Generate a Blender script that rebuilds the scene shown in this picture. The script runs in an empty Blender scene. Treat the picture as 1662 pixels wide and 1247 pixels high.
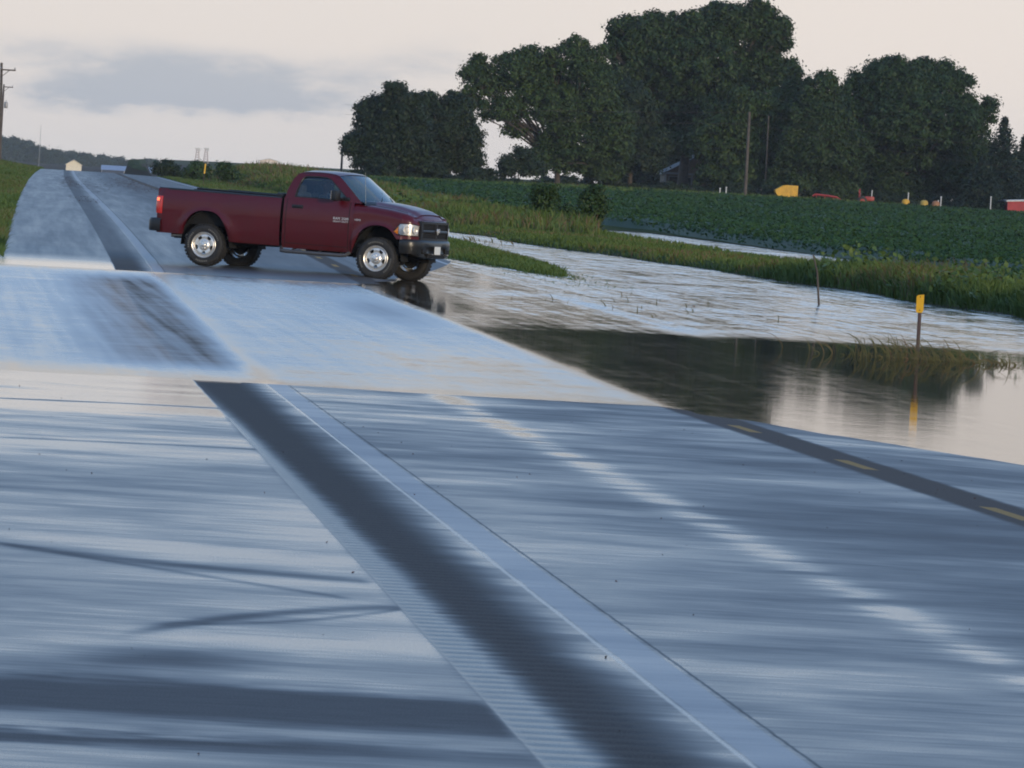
import bpy, bmesh, math, random
import numpy as np
from mathutils import Vector, Matrix
random.seed(7)
RNG = np.random.default_rng(11)
scn = bpy.context.scene
COL = scn.collection

# ------------------------------------------------------------------ camera
FPX, PW, PH = 13000.0, 1662.0, 1247.0          # focal length in photo pixels, photo size
CAM_Z = 2.10
YAW, PITCH, ROLL = math.radians(3.53), math.radians(1.476), math.radians(3.3)
cam_d = bpy.data.cameras.new('camera')
cam = bpy.data.objects.new('camera', cam_d); COL.objects.link(cam)
F = Vector((math.sin(YAW)*math.cos(PITCH), math.cos(YAW)*math.cos(PITCH), -math.sin(PITCH)))
R0 = F.cross(Vector((0, 0, 1))).normalized(); U0 = R0.cross(F).normalized()
UP = U0*math.cos(ROLL) - R0*math.sin(ROLL); RT = R0*math.cos(ROLL) + U0*math.sin(ROLL)
M = Matrix((RT, UP, -F)).transposed().to_4x4(); M.translation = Vector((0, 0, CAM_Z))
cam.matrix_world = M
cam_d.sensor_width = 36.0; cam_d.lens = FPX/PW*36.0
cam_d.clip_start = 0.5; cam_d.clip_end = 9000.0
cam_d.dof.use_dof = True; cam_d.dof.focus_distance = 150.0; cam_d.dof.aperture_fstop = 60.0
scn.camera = cam

def ray(px, py):
    return F + RT*((px-PW/2)/FPX) - UP*((py-PH/2)/FPX)
def at(px, py, Y):                 # point of the pixel's line of sight at distance Y down the road
    d = ray(px, py); return Vector((0, 0, CAM_Z)) + d*(Y/d.y)
def gp(px, py, z=0.0):             # point of the line of sight at height z
    d = ray(px, py); return Vector((0, 0, CAM_Z)) + d*((z-CAM_Z)/d.z)

# ------------------------------------------------------------------ node expressions
class S:
    """A socket (or number) in a node tree with arithmetic on it."""
    def __init__(s, nt, v): s.nt, s.v = nt, v
    def _m(s, op, *a):
        n = s.nt.nodes.new('ShaderNodeMath'); n.operation = op
        for i, x in enumerate((s,)+a):
            x = x.v if isinstance(x, S) else x
            if isinstance(x, (int, float)): n.inputs[i].default_value = x
            else: s.nt.links.new(x, n.inputs[i])
        return S(s.nt, n.outputs[0])
    def __add__(s, o): return s._m('ADD', o)
    __radd__ = __add__
    def __sub__(s, o): return s._m('SUBTRACT', o)
    def __rsub__(s, o): return S(s.nt, o)._m('SUBTRACT', s) if not isinstance(o, S) else o-s
    def __mul__(s, o): return s._m('MULTIPLY', o)
    __rmul__ = __mul__
    def __truediv__(s, o): return s._m('DIVIDE', o)
    def pow(s, o): return s._m('POWER', o)
    def min(s, o): return s._m('MINIMUM', o)
    def max(s, o): return s._m('MAXIMUM', o)
    def clamp(s): return s.max(0.0).min(1.0)
    def exp(s): return s._m('EXPONENT')
    def asin(s): return s._m('ARCSINE')
    def atan2(s, o): return s._m('ARCTAN2', o)
    def sqrt(s): return s._m('SQRT')
    def step(s, a, b):             # smooth step from a to b
        n = s.nt.nodes.new('ShaderNodeMapRange'); n.interpolation_type = 'SMOOTHSTEP'
        s.nt.links.new(s.v, n.inputs[0]); n.inputs[1].default_value = a; n.inputs[2].default_value = b
        return S(s.nt, n.outputs[0])
def gauss(x, y, x0, y0, sx, sy):
    a = (x-x0)/sx; b = (y-y0)/sy
    return ((a*a+b*b)*-1.0).exp()
def combine(nt, x, y, z):
    n = nt.nodes.new('ShaderNodeCombineXYZ')
    for i, v in enumerate((x, y, z)):
        if isinstance(v, S): nt.links.new(v.v, n.inputs[i])
        else: n.inputs[i].default_value = v
    return n.outputs[0]
def noise(nt, vec, scale=1.0, detail=3.0, rough=0.55, dist=0.0):
    n = nt.nodes.new('ShaderNodeTexNoise')
    if vec is not None: nt.links.new(vec, n.inputs['Vector'])
    n.inputs['Scale'].default_value = scale; n.inputs['Detail'].default_value = detail
    n.inputs['Roughness'].default_value = rough; n.inputs['Distortion'].default_value = dist
    return S(nt, n.outputs['Fac'])
def mixc(nt, fac, a, b):
    n = nt.nodes.new('ShaderNodeMix'); n.data_type = 'RGBA'
    def put(sock, v):
        if isinstance(v, S): nt.links.new(v.v, sock)
        elif isinstance(v, bpy.types.NodeSocket): nt.links.new(v, sock)
        elif isinstance(v, (int, float)): sock.default_value = v
        else: sock.default_value = (*v[:3], 1.0)
    put(n.inputs[0], fac); put(n.inputs[6], a); put(n.inputs[7], b)
    return n.outputs[2]
def ramp(nt, fac, stops):
    n = nt.nodes.new('ShaderNodeValToRGB'); nt.links.new(fac.v, n.inputs[0])
    e = n.color_ramp.elements
    while len(e) < len(stops): e.new(0.5)
    for k, (p, c) in enumerate(stops): e[k].position = p; e[k].color = (*c, 1.0)
    return n.outputs[0]

# ------------------------------------------------------------------ sky and sun
SUN_EL, SUN_AZ = math.radians(7.0), math.radians(152.0)   # azimuth clockwise from the road direction: behind the camera, to its right
world = bpy.data.worlds.new('World'); scn.world = world; world.use_nodes = True
nt = world.node_tree; nt.nodes.clear()
out = nt.nodes.new('ShaderNodeOutputWorld'); bg = nt.nodes.new('ShaderNodeBackground')
sky = nt.nodes.new('ShaderNodeTexSky'); sky.sky_type = 'NISHITA'; sky.sun_disc = False
sky.sun_elevation = SUN_EL; sky.sun_rotation = SUN_AZ; sky.dust_density = 3.0; sky.air_density = 1.2
tc = nt.nodes.new('ShaderNodeTexCoord'); sep = nt.nodes.new('ShaderNodeSeparateXYZ')
nt.links.new(tc.outputs['Generated'], sep.inputs[0])
dx, dy, dz = (S(nt, sep.outputs[i]) for i in range(3))
el = dz.max(-1.0).min(1.0).asin()*57.2958
az = dx.atan2(dy)*57.2958
def azel(px, py):
    d = ray(px, py).normalized()
    return math.degrees(math.atan2(d.x, d.y)), math.degrees(math.asin(d.z))
# thin high veil: warm and pale at the horizon, bluer overhead (values are radiances / 10, the background strength is 0.1)
veil = ramp(nt, (el.max(0.0)/90.0).sqrt(), [
    (0.00, (8.2, 7.85, 7.7)), (0.10, (8.9, 8.2, 7.7)), (0.165, (8.9, 8.4, 8.0)), (0.215, (8.6, 9.3, 10.2)),
    (0.30, (6.3, 8.7, 11.6)), (0.45, (3.1, 6.0, 10.6)), (0.66, (1.9, 3.9, 8.0)), (1.0, (1.6, 3.0, 5.8))])
skyc = mixc(nt, 0.84, sky.outputs[0], veil)
# low grey cloud banks over the far end of the road
def PXD(n): return n*0.0044074
vec = combine(nt, az*1.0, el*3.2, 0.0)
n1 = noise(nt, vec, 1.1, 6.0, 0.6, 0.4); n2 = noise(nt, vec, 3.2, 5.0, 0.6, 0.2)
wob = (n1-0.5)*1.3; wob2 = (n2-0.5)*0.35
azw = az + wob; elw = el + wob*0.16 + wob2*0.28
cl = None
for (px, py, rx, ry, k) in [(340, 112, 210, 42, 1.0), (180, 152, 130, 24, 1.0), (460, 160, 150, 24, 0.9), (330, 165, 230, 26, 0.75), (240, 130, 170, 36, .6),
                            (690, 100, 110, 30, 0.55), (40, 75, 140, 34, 0.5), (620, 130, 110, 24, 0.45), (140, 228, 300, 12, 0.30), (60, 175, 120, 14, .3), (760, 60, 160, 30, .22)]:
    a0, e0 = azel(px, py)
    g = gauss(azw, elw, a0, e0, PXD(rx), PXD(ry))*k
    cl = g if cl is None else cl + g
clf = (cl*(0.75+(n2-0.5)*1.2)).step(0.10, 1.0)
skyc = mixc(nt, clf*0.84, skyc, (4.1, 4.5, 5.1))
pk = gauss(az, el, *azel(1500, 60), PXD(700), PXD(260))
skyc = mixc(nt, pk*0.5, skyc, (8.2, 7.35, 6.7))
broad = noise(nt, combine(nt, az*0.06, el*0.25, 3.0), 1.0, 4.0, 0.55)
skyc = mixc(nt, broad.step(0.5, 0.75)*(el.step(2.5, 9.0))*0.45, skyc, (6.0, 6.1, 6.4))
nt.links.new(skyc, bg.inputs[0]); bg.inputs[1].default_value = 0.10
nt.links.new(bg.outputs[0], out.inputs[0])

sun_d = bpy.data.lights.new('sun', 'SUN'); sun_d.energy = 2.0; sun_d.angle = math.radians(6.0); sun_d.color = (1.0, 0.84, 0.62)
sun = bpy.data.objects.new('sun', sun_d); COL.objects.link(sun)
sdir = Vector((math.sin(SUN_AZ)*math.cos(SUN_EL), math.cos(SUN_AZ)*math.cos(SUN_EL), math.sin(SUN_EL)))
sun.rotation_euler = sdir.to_track_quat('Z', 'Y').to_euler()

scn.view_settings.view_transform = 'Standard'; scn.view_settings.look = 'None'
scn.view_settings.exposure = 0.08; scn.view_settings.gamma = 1.0
scn.cycles.use_denoising = True; scn.cycles.filter_width = 1.9
scn.cycles.max_bounces = 8; scn.cycles.transparent_max_bounces = 12
scn.cycles.caustics_reflective = False; scn.cycles.caustics_refractive = False

# ------------------------------------------------------------------ object helpers
def tag(o, label=None, cat=None, group=None, kind=None):
    if label: o['label'] = label
    if cat: o['category'] = cat
    if group: o['group'] = group
    if kind: o['kind'] = kind
    return o
def empty(name, loc, rz=0.0):
    o = bpy.data.objects.new(name, None); COL.objects.link(o)
    o.location = loc; o.rotation_euler = (0, 0, rz); o.empty_display_size = 0.3
    return o
def link_mesh(name, me, mat, parent=None, smooth=False):
    for m in (mat if isinstance(mat, (list, tuple)) else [mat]): me.materials.append(m)
    o = bpy.data.objects.new(name, me); COL.objects.link(o)
    if parent is not None: o.parent = parent
    if smooth: me.polygons.foreach_set('use_smooth', [True]*len(me.polygons))
    me.update()
    return o
def np_mesh(name, V, Q, attrs=None):
    V = np.asarray(V, dtype=np.float32); Q = np.asarray(Q, dtype=np.int32); k = Q.shape[1]
    me = bpy.data.meshes.new(name)
    me.vertices.add(len(V)); me.vertices.foreach_set('co', V.ravel())
    me.loops.add(Q.size); me.loops.foreach_set('vertex_index', Q.ravel())
    me.polygons.add(len(Q)); me.polygons.foreach_set('loop_start', np.arange(0, Q.size, k, dtype=np.int32))
    me.update(calc_edges=True)
    for n, a in (attrs or {}).items():
        at_ = me.attributes.new(n, 'FLOAT', 'POINT'); at_.data.foreach_set('value', np.asarray(a, dtype=np.float32))
    return me
def grid_faces(nr, nc):
    i = np.arange(nr-1)[:, None]*nc + np.arange(nc-1)[None, :]
    return np.stack([i, i+1, i+nc+1, i+nc], -1).reshape(-1, 4)
class MB:
    """Collects boxes, tubes, prisms and grids into ONE mesh."""
    def __init__(s): s.v, s.f = [], []
    def add(s, vs, fs):
        b = len(s.v); s.v += [tuple(x) for x in vs]; s.f += [tuple(b+i for i in f) for f in fs]; return s
    def box(s, c, d, rot=None, bev=0.0):
        x, y, z = (k/2 for k in d)
        if bev > 0:
            b = min(bev, x*.9, y*.9, z*.9); vs = []
            bm = bmesh.new(); bmesh.ops.create_cube(bm, size=1.0)
            for v in bm.verts: v.co = Vector((v.co.x*2*x, v.co.y*2*y, v.co.z*2*z))
            bmesh.ops.bevel(bm, geom=bm.edges[:]+bm.verts[:], offset=b, segments=2, affect='EDGES', profile=0.5)
            bm.verts.index_update(); vs = [v.co.copy() for v in bm.verts]; fs = [[v.index for v in f.verts] for f in bm.faces]; bm.free()
        else:
            vs = [Vector(p) for p in ((-x,-y,-z),(x,-y,-z),(x,y,-z),(-x,y,-z),(-x,-y,z),(x,-y,z),(x,y,z),(-x,y,z))]
            fs = [(0,3,2,1),(4,5,6,7),(0,1,5,4),(1,2,6,5),(2,3,7,6),(3,0,4,7)]
        if rot is not None: vs = [rot @ v for v in vs]
        c = Vector(c); return s.add([v+c for v in vs], fs)
    def tube(s, pts, r, n=8, caps=True):
        pts = [Vector(p) for p in pts]; m = len(pts); rs = r if isinstance(r, (list, tuple)) else [r]*m
        vs = []; ref = None
        for i, p in enumerate(pts):
            t = (pts[min(i+1, m-1)]-pts[max(i-1, 0)]).normalized()
            if ref is None: ref = Vector((0, 0, 1)) if abs(t.z) < 0.9 else Vector((1, 0, 0))
            a = (ref - t*ref.dot(t)).normalized(); b = t.cross(a); ref = a
            vs += [p + (a*math.cos(k*2*math.pi/n) + b*math.sin(k*2*math.pi/n))*rs[i] for k in range(n)]
        fs = [(i*n+k, i*n+(k+1) % n, (i+1)*n+(k+1) % n, (i+1)*n+k) for i in range(m-1) for k in range(n)]
        if caps: fs += [tuple(range(n-1, -1, -1)), tuple(range((m-1)*n, m*n))]
        return s.add(vs, fs)
    def prism(s, poly, a, b, axis):        # polygon (list of 2-tuples) extruded along axis from a to b
        def P(q, h): return {0: (h, q[0], q[1]), 1: (q[0], h, q[1]), 2: (q[0], q[1], h)}[axis]
        n = len(poly); vs = [P(q, a) for q in poly] + [P(q, b) for q in poly]
        return s.add(vs, [tuple(range(n-1, -1, -1)), tuple(range(n, 2*n))] + [(i, (i+1) % n, n+(i+1) % n, n+i) for i in range(n)])
    def grid(s, rows, close=False):        # rows of points
        nr, nc = len(rows), len(rows[0]); vs = [p for r in rows for p in r]
        fs = [(i*nc+j, i*nc+j+1, (i+1)*nc+j+1, (i+1)*nc+j) for i in range(nr-1) for j in range(nc-1)]
        if close: fs += [(i*nc+nc-1, i*nc, (i+1)*nc, (i+1)*nc+nc-1) for i in range(nr-1)]
        return s.add(vs, fs)
    def lathe(s, prof, n=32, axis=1, c=(0, 0, 0), closed=False):   # profile of (radius, along axis)
        rows = []
        for k in range(n):
            a = 2*math.pi*k/n; row = []
            for r, h in prof:
                p = {0: (h, r*math.cos(a), r*math.sin(a)), 1: (r*math.cos(a), h, r*math.sin(a)), 2: (r*math.cos(a), r*math.sin(a), h)}[axis]
                row.append(Vector(p)+Vector(c))
            rows.append(row)
        nc = len(prof); vs = [p for r in rows for p in r]; fs = []
        for i in range(n):
            j = (i+1) % n
            for k in range(nc if closed else nc-1):
                l = (k+1) % nc; fs.append((i*nc+k, i*nc+l, j*nc+l, j*nc+k))
        return s.add(vs, fs)
    def mirror_y(s):
        b = len(s.v); s.v += [(x, -y, z) for x, y, z in s.v]; s.f += [tuple(b+i for i in reversed(f)) for f in list(s.f)]; return s
    def build(s, name, mat, parent=None, smooth=False, angle=35.0, merge=0.0, solid=0.0, subsurf=0):
        me = bpy.data.meshes.new(name); me.from_pydata([tuple(v) for v in s.v], [], s.f); me.update()
        bm = bmesh.new(); bm.from_mesh(me)
        if merge > 0: bmesh.ops.remove_doubles(bm, verts=bm.verts[:], dist=merge)
        bmesh.ops.recalc_face_normals(bm, faces=bm.faces[:])
        bm.to_mesh(me); bm.free()
        if smooth:
            me.polygons.foreach_set('use_smooth', [True]*len(me.polygons))
            me.set_sharp_from_angle(angle=math.radians(angle))
        o = link_mesh(name, me, mat, parent)
        if solid:
            m = o.modifiers.new('solid', 'SOLIDIFY'); m.thickness = solid; m.offset = 0.0
        if subsurf:
            m = o.modifiers.new('sub', 'SUBSURF'); m.levels = subsurf; m.render_levels = subsurf
        return o
def copy_tree(o, parent=None):
    c = o.copy(); COL.objects.link(c); c.parent = parent
    for ch in list(o.children): copy_tree(ch, c)
    return c

# ------------------------------------------------------------------ materials
def mat(name, color=(.5, .5, .5), rough=.5, metal=0.0, spec=.5, vary=0.0, vscale=6.0, coat=0.0, emit=None, estr=0.0, color2=None):
    m = bpy.data.materials.new(name); m.use_nodes = True; t = m.node_tree
    b = t.nodes['Principled BSDF']
    b.inputs['Base Color'].default_value = (*color, 1); b.inputs['Roughness'].default_value = rough
    b.inputs['Metallic'].default_value = metal; b.inputs['Specular IOR Level'].default_value = spec
    if coat: b.inputs['Coat Weight'].default_value = coat; b.inputs['Coat Roughness'].default_value = 0.06
    if vary or color2:
        c = t.nodes.new('ShaderNodeTexCoord'); nz = noise(t, c.outputs['Object'], vscale, 5.0, 0.62)
        if color2: col = mixc(t, nz.step(0.42, 0.62), color, color2)
        else: col = mixc(t, nz.step(0.3, 0.7), tuple(x*(1-vary) for x in color), tuple(min(1, x*(1+vary)) for x in color))
        t.links.new(col, b.inputs['Base Color'])
        r = (rough + (nz-0.5)*0.3*max(vary, .2)).clamp(); t.links.new(r.v, b.inputs['Roughness'])
    if emit: b.inputs['Emission Color'].default_value = (*emit, 1); b.inputs['Emission Strength'].default_value = estr
    return m
def leaf_mat(name, dark, light, third=None, scale=0.35, rough=0.6, spec=.3):
    """Foliage: its own colour varies leaf by leaf (tint) and by clump."""
    m = bpy.data.materials.new(name); m.use_nodes = True; t = m.node_tree; b = t.nodes['Principled BSDF']
    c = t.nodes.new('ShaderNodeTexCoord'); nz = noise(t, c.outputs['Object'], scale, 4.0, 0.6)
    a = t.nodes.new('ShaderNodeAttribute'); a.attribute_name = 'tint'; ti = S(t, a.outputs['Fac'])
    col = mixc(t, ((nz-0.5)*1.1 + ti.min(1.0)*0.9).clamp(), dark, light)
    if third: col = mixc(t, (ti-1.0).clamp(), col, third)
    t.links.new(col, b.inputs['Base Color']); b.inputs['Roughness'].default_value = rough
    b.inputs['Specular IOR Level'].default_value = spec
    return m
def glass_mat(name, tint=(.5, .55, .55), base=0.04):
    m = bpy.data.materials.new(name); m.use_nodes = True; t = m.node_tree; t.nodes.remove(t.nodes['Principled BSDF'])
    tr = t.nodes.new('ShaderNodeBsdfTransparent'); tr.inputs[0].default_value = (*tint, 1)
    gl = t.nodes.new('ShaderNodeBsdfGlossy'); gl.inputs['Roughness'].default_value = 0.03
    fr = t.nodes.new('ShaderNodeFresnel'); fr.inputs[0].default_value = 1.5
    mx = t.nodes.new('ShaderNodeMixShader'); t.links.new((S(t, fr.outputs[0])+base).clamp().v, mx.inputs[0])
    t.links.new(tr.outputs[0], mx.inputs[1]); t.links.new(gl.outputs[0], mx.inputs[2])
    t.links.new(mx.outputs[0], t.nodes['Material Output'].inputs[0])
    return m
# ------------------------------------------------------------------ land: heights
def sstep(a, b, x): t = np.clip((x-a)/(b-a), 0, 1); return t*t*(3-2*t)
def shift(Y): return 1.6*(np.maximum(Y-150.0, 0)/600.0)**2            # the road bends slightly to the right far away
CROWN, EDGE_L, EDGE_R = 6.1, -0.35, 10.2
def road_profile(Y):
    Y = np.asarray(Y, float)
    near = 0.006*(76-Y); mid = 8.7e-5*(Y-76)*(Y-145); far = 0.46*(1-np.exp(-np.maximum(Y-145, 0)/75.0))
    z = np.where(Y < 76, near, np.where(Y < 145, mid, far))
    return z - 3.0e-5*np.maximum(Y-690, 0)**2*(Y < 1150) - 3.0e-5*460**2*(Y >= 1150)
def road_z(xl, Y):
    c = np.maximum(xl-CROWN, 0); return road_profile(Y) - (0.032+0.020*sstep(100, 140, Y)*(1-sstep(200, 320, Y)))*c
def vnoise(X, Y, s, seed=0):           # cheap smooth value noise for heights
    x = np.asarray(X)/s; y = np.asarray(Y)/s; xi = np.floor(x); yi = np.floor(y); u = x-xi; v = y-yi
    u = u*u*(3-2*u); v = v*v*(3-2*v)
    h = lambda a, b: np.modf(np.abs(np.sin(a*127.1+b*311.7+seed*74.7)*43758.5453))[0]
    return (h(xi, yi)*(1-u)+h(xi+1, yi)*u)*(1-v)+(h(xi, yi+1)*(1-u)+h(xi+1, yi+1)*u)*v
def bank_x(Y): return 18.3 - 2.6*sstep(140, 290, Y)
def land_z(X, Y):
    X = np.asarray(X, float); Y = np.asarray(Y, float); xl = X-shift(Y); rp = road_profile(Y)
    # left verge
    left = rp - 0.05 + np.clip((-xl-0.4)*0.12, 0, 1.0)*sstep(300, 520, Y) - 0.35*sstep(0.6, 5, -xl)*(1-sstep(150, 220, Y))*sstep(40, 80, Y) + 0.06*(vnoise(X, Y, 6, 1)-.5)
    # right: shoulder, ditch, bank, field
    sh = road_z(np.full_like(X, EDGE_R), Y) - 0.05
    floor = -0.75 + 0.85*sstep(130, 340, Y) + 0.25*sstep(340, 600, Y)
    floor = np.minimum(floor, sh-0.02)
    bx = bank_x(Y)+0.9*(vnoise(X*0, Y, 11, 5)-.5)
    top = 0.30 - .13*sstep(185, 215, Y)*(1-sstep(330, 380, Y)) + 0.28*sstep(330, 520, Y) + 0.12*(vnoise(X, Y, 7, 2)-.5)
    top = np.maximum(top, 0.14)
    d = 12.4
    right = np.where(xl < d, sh-0.008*(xl-EDGE_R)*1.5,
            np.where(xl < d+2.0, sh+(floor-sh)*sstep(d, d+2.0, xl), floor))
    right = right + 0.13*np.exp(-((xl-11.7)/.95)**2)*sstep(156, 172, Y)*(1-sstep(215, 260, Y))
    bank = sstep(bx-0.9, bx+1.1, X); right = right*(1-bank) + top*bank
    fld = 0.12 - .06*sstep(190, 215, Y)*(1-sstep(330, 370, Y)) + 1.05*sstep(230, 880, Y) + 0.05*(vnoise(X, Y, 14, 3)-.5)
    w = sstep(bx+2.2, bx+5.2, X)
    right = right*(1-w) + fld*w
    pud = sstep(23.0, 24.3, X)*(1-sstep(26.5, 28.5, X))*sstep(236, 255, Y)*(1-sstep(345, 365, Y))
    right = right*(1-pud) - 0.06*pud
    drop = (3.0e-5*np.maximum(Y-690, 0)**2*(Y < 1150) + 3.0e-5*460**2*(Y >= 1150))
    right = right - drop*(xl >= d)*(1-sstep(26, 60, X))
    z = np.where(xl < EDGE_L, left, np.where(xl > EDGE_R, right, np.minimum(road_z(xl, Y)-0.14, 9)))
    return z
def land_at(x, y): return float(land_z(np.array([x]), np.array([y]))[0])
def on_land(px, py0, Y):               # land point under the pixel column px at distance Y
    p = at(px, py0, Y); return Vector((p.x, p.y, land_at(p.x, p.y)))

xs = np.unique(np.concatenate([np.linspace(-500, -30, 10), np.linspace(-30, -4, 14), np.arange(-4, 34, .45), np.linspace(34, 170, 46), np.linspace(170, 900, 12)]))
ys = np.unique(np.concatenate([np.linspace(-60, 15, 6), np.arange(15, 380, 1.6), np.arange(380, 1000, 7), np.linspace(1000, 5400, 28)]))
GX, GY = np.meshgrid(xs, ys); GZ = land_z(GX, GY)
V = np.stack([GX, GY, GZ], -1).reshape(-1, 3)
me = np_mesh('ground', V, grid_faces(len(ys), len(xs)))
mg = bpy.data.materials.new('soil_and_turf'); mg.use_nodes = True; t = mg.node_tree; b = t.nodes['Principled BSDF']
c = t.nodes.new('ShaderNodeTexCoord'); n_ = noise(t, c.outputs['Object'], 0.5, 6, .65); n2_ = noise(t, c.outputs['Object'], 5.0, 4, .6)
g_ = t.nodes.new('ShaderNodeNewGeometry'); sp_ = t.nodes.new('ShaderNodeSeparateXYZ'); t.links.new(g_.outputs['Position'], sp_.inputs[0])
mud = S(t, sp_.outputs[2])
colg = mixc(t, (n_*0.7+n2_*0.3).step(.35, .65), (.028, .045, .012), (.062, .075, .022))
colg = mixc(t, mud.step(0.06, -0.02), colg, (.045, .035, .022))
t.links.new(colg, b.inputs['Base Color']); b.inputs['Roughness'].default_value = .95; b.inputs['Specular IOR Level'].default_value = .04
ground = link_mesh('ground', me, mg, smooth=True); tag(ground, kind='structure')

# ------------------------------------------------------------------ road
rx = np.array([-.75, -.45, -.2, .3, .8, 1.2, 1.5, 1.64, 1.67, 1.70, 1.78, 1.9, 2.0, 2.10, 2.13, 2.16, 2.36, 2.58, 3.0, 3.6, 4.0, 4.4, 5.0, 5.6, 6.0, 6.1, 6.25, 6.6, 7.2, 8.0, 8.8, 9.5, 9.9, 10.2, 10.5])
ry = np.unique(np.concatenate([np.arange(-4, 20, 1.0), np.arange(20, 79, .0508), np.arange(79, 165, .7), np.arange(165, 780, 5.), np.arange(780, 1200, 15.)]))
LX, LY = np.meshgrid(rx, ry)
LZ = road_z(LX, LY)
LZ = LZ - 0.07*(LX < -.5) - 0.10*(LX > 10.4)
groove = np.clip(np.sin(LY*2*np.pi/.3048)*2.2-.55, 0, 1)
LZ = LZ - 0.007*groove*((LX > 1.68) & (LX < 2.12))*(LY < 79)
LZ = LZ + 0.0015*(vnoise(LX, LY, .9, 8)-.5)*(LY < 72) + .008*(vnoise(LX, LY, 1.3, 18)-.5)*(LY > 70)*(LY < 82) + .03*(vnoise(LX, LY, 2.2, 19)-.5)*(LY > 135)*(LY < 165)
V = np.stack([LX+shift(LY), LY, LZ], -1).reshape(-1, 3)
me = np_mesh('road', V, grid_faces(len(ry), len(rx)), {'xl': LX.ravel()})
mr = bpy.data.materials.new('wet_asphalt'); mr.use_nodes = True; t = mr.node_tree; b = t.nodes['Principled BSDF']
g_ = t.nodes.new('ShaderNodeNewGeometry'); sp_ = t.nodes.new('ShaderNodeSeparateXYZ'); t.links.new(g_.outputs['Position'], sp_.inputs[0])
Yn = S(t, sp_.outputs[1]); a_ = t.nodes.new('ShaderNodeAttribute'); a_.attribute_name = 'xl'; Xn = S(t, a_.outputs['Fac'])
P0 = combine(t, Xn, Yn, 0.0)
nb = noise(t, combine(t, Xn*0.8, Yn*0.8, 1.0), 1.0, 3.0, .55)          # puddles about a metre across
nm = noise(t, combine(t, Xn*1.6, Yn*3.0, 4.0), 1.0, 4.0, .6)
nf = noise(t, combine(t, Xn*4.0, Yn*9.0, 9.0), 1.0, 3.0, .6)
ng = noise(t, combine(t, Xn*150.0, Yn*24.0, 9.0), 1.0, 3.0, .75)
nt_ = noise(t, combine(t, Xn*0.7, Yn*11.0, 3.0), 1.0, 3.0, .65)
nl = noise(t, combine(t, Xn*0.25, Yn*0.16, 7.0), 1.0, 2.0, .5)
def band(x, a, b, s): return x.step(a-s, a+s)*(1.0-x.step(b-s, b+s))
near = 1.0-Yn.step(75.0, 145.0)
edgew = Xn + (nm-0.5)*0.10
rumble = Xn.step(1.655, 1.69)*(1.0-(Xn+(nm-0.5)*0.11+(nb-.5)*.10).step(2.02, 2.36))*(1.0-Yn.step(146., 170.)*.62)
lipw = (76.0-Yn)*0.0042
lip = Xn.step(1.655, 1.675)*(1.0-((Xn-1.68+(nf-0.5)*0.14-lipw)).step(-0.07, 0.09))*(1.0-Yn.step(60., 76.)*0.7)
line = band(Xn, 2.375, 2.555, 0.006)
thin = band(Xn + (nm-.5)*.010, 2.347, 2.366, 0.008)*(nb*.5+.55).min(1.0)*(1.0-Yn.step(70., 80.)*.5)
joint = band(Xn + (nm-0.5)*0.016, 2.574, 2.585, 0.007)*(nm*1.2+.2).min(1.0)
rut = gauss(Xn, Xn*0.0, 4.0, 0.0, 0.15, 1.0)*(nm*0.5+nb*0.7).step(.38, .82)
cband = band(Xn+(nm-.5)*.08, 6.12, 6.60, .05)
# tyre tracks that swing across the shoulder
def fit(pts, z):
    w = [gp(x, y, z) for x, y in pts]; return [float(k) for k in np.polyfit([p.x for p in w], [p.y for p in w], 2)]
def track(pts, w, z=.24):
    a2, a1, a0 = fit(pts, z); lo = gp(*pts[0], z).x; hi = gp(*pts[-1], z).x
    dlt = Yn - (Xn*Xn*a2 + Xn*a1 + a0)
    return ((dlt*dlt)*(-1.0/(w*w))).exp()*Xn.step(lo-.2, lo+.1)*(1.0-Xn.step(hi-.05, hi+.05))
tr1 = track([(20, 884), (150, 897), (300, 917), (450, 934), (600, 943)], .30)
tr1b = track([(0, 878), (150, 903), (330, 935), (470, 962), (560, 972)], .16)
tr2 = track([(250, 1033), (400, 1008), (550, 996), (655, 991)], .26)
tr3 = track([(230, 1022), (400, 1024), (560, 1006), (650, 996)], .12)
tr4 = track([(0, 645), (150, 651), (360, 661)], .22, .07)
tr5 = track([(0, 712), (200, 720), (420, 731)], .24, .12)
dark = (tr1*.8+tr1b*.5+tr2*.9+tr3*.5+tr4+tr5*.8).min(1.0)
Yw = Yn + (nb-0.5)*1.1
bands = (band(Yw+(nm-.5)*.7, 25.8, 27.5, .42)*.95 + band(Yw+(nm-.5)*.8, 24.3, 24.85, .25)*(1.0-Xn.step(.4, 1.5)*.75) + gauss(Yn, Xn, 29.2, .62, .7, .35)*.7)*(1.0-Xn.step(1.62, 1.70))
sho = 1.0-Xn.step(1.62, 1.70)
lane = Xn.step(2.6, 2.7)
soak = Yn.step(62.0, 75.0)*(1.0-Yn.step(142., 152.))
wet_sh = 0.74 + Yn.step(44., 73.)*0.30
wet_ln = 0.60 - Xn.step(3.0, 5.2)*0.24 + Yn.step(58., 76.)*0.02
wet = sho*wet_sh + (1.0-sho)*wet_ln
streak = (nb-0.5)*0.78 + (nm-0.5)*0.24 + (nf-0.5)*0.12 + (nl-0.5)*0.95 + (nt_-0.5)*0.42
wet = wet + streak*(near*1.2+0.12) + rut*0.62*near
nlong = noise(t, combine(t, Xn*2.2, Yn*0.030, 8.0), 1.0, 4.0, .65); wet = wet + (nlong-.5)*.75*Yn.step(148., 165.)
wet = wet - bands*0.85 - dark*0.55
wet = wet - Yn.step(146., 160.)*(0.22+sho*.38)
wet = wet.clamp()
wet = (wet*(1.0-rumble) + rumble*0.02)*(1.0-cband)+cband*0.03
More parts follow.
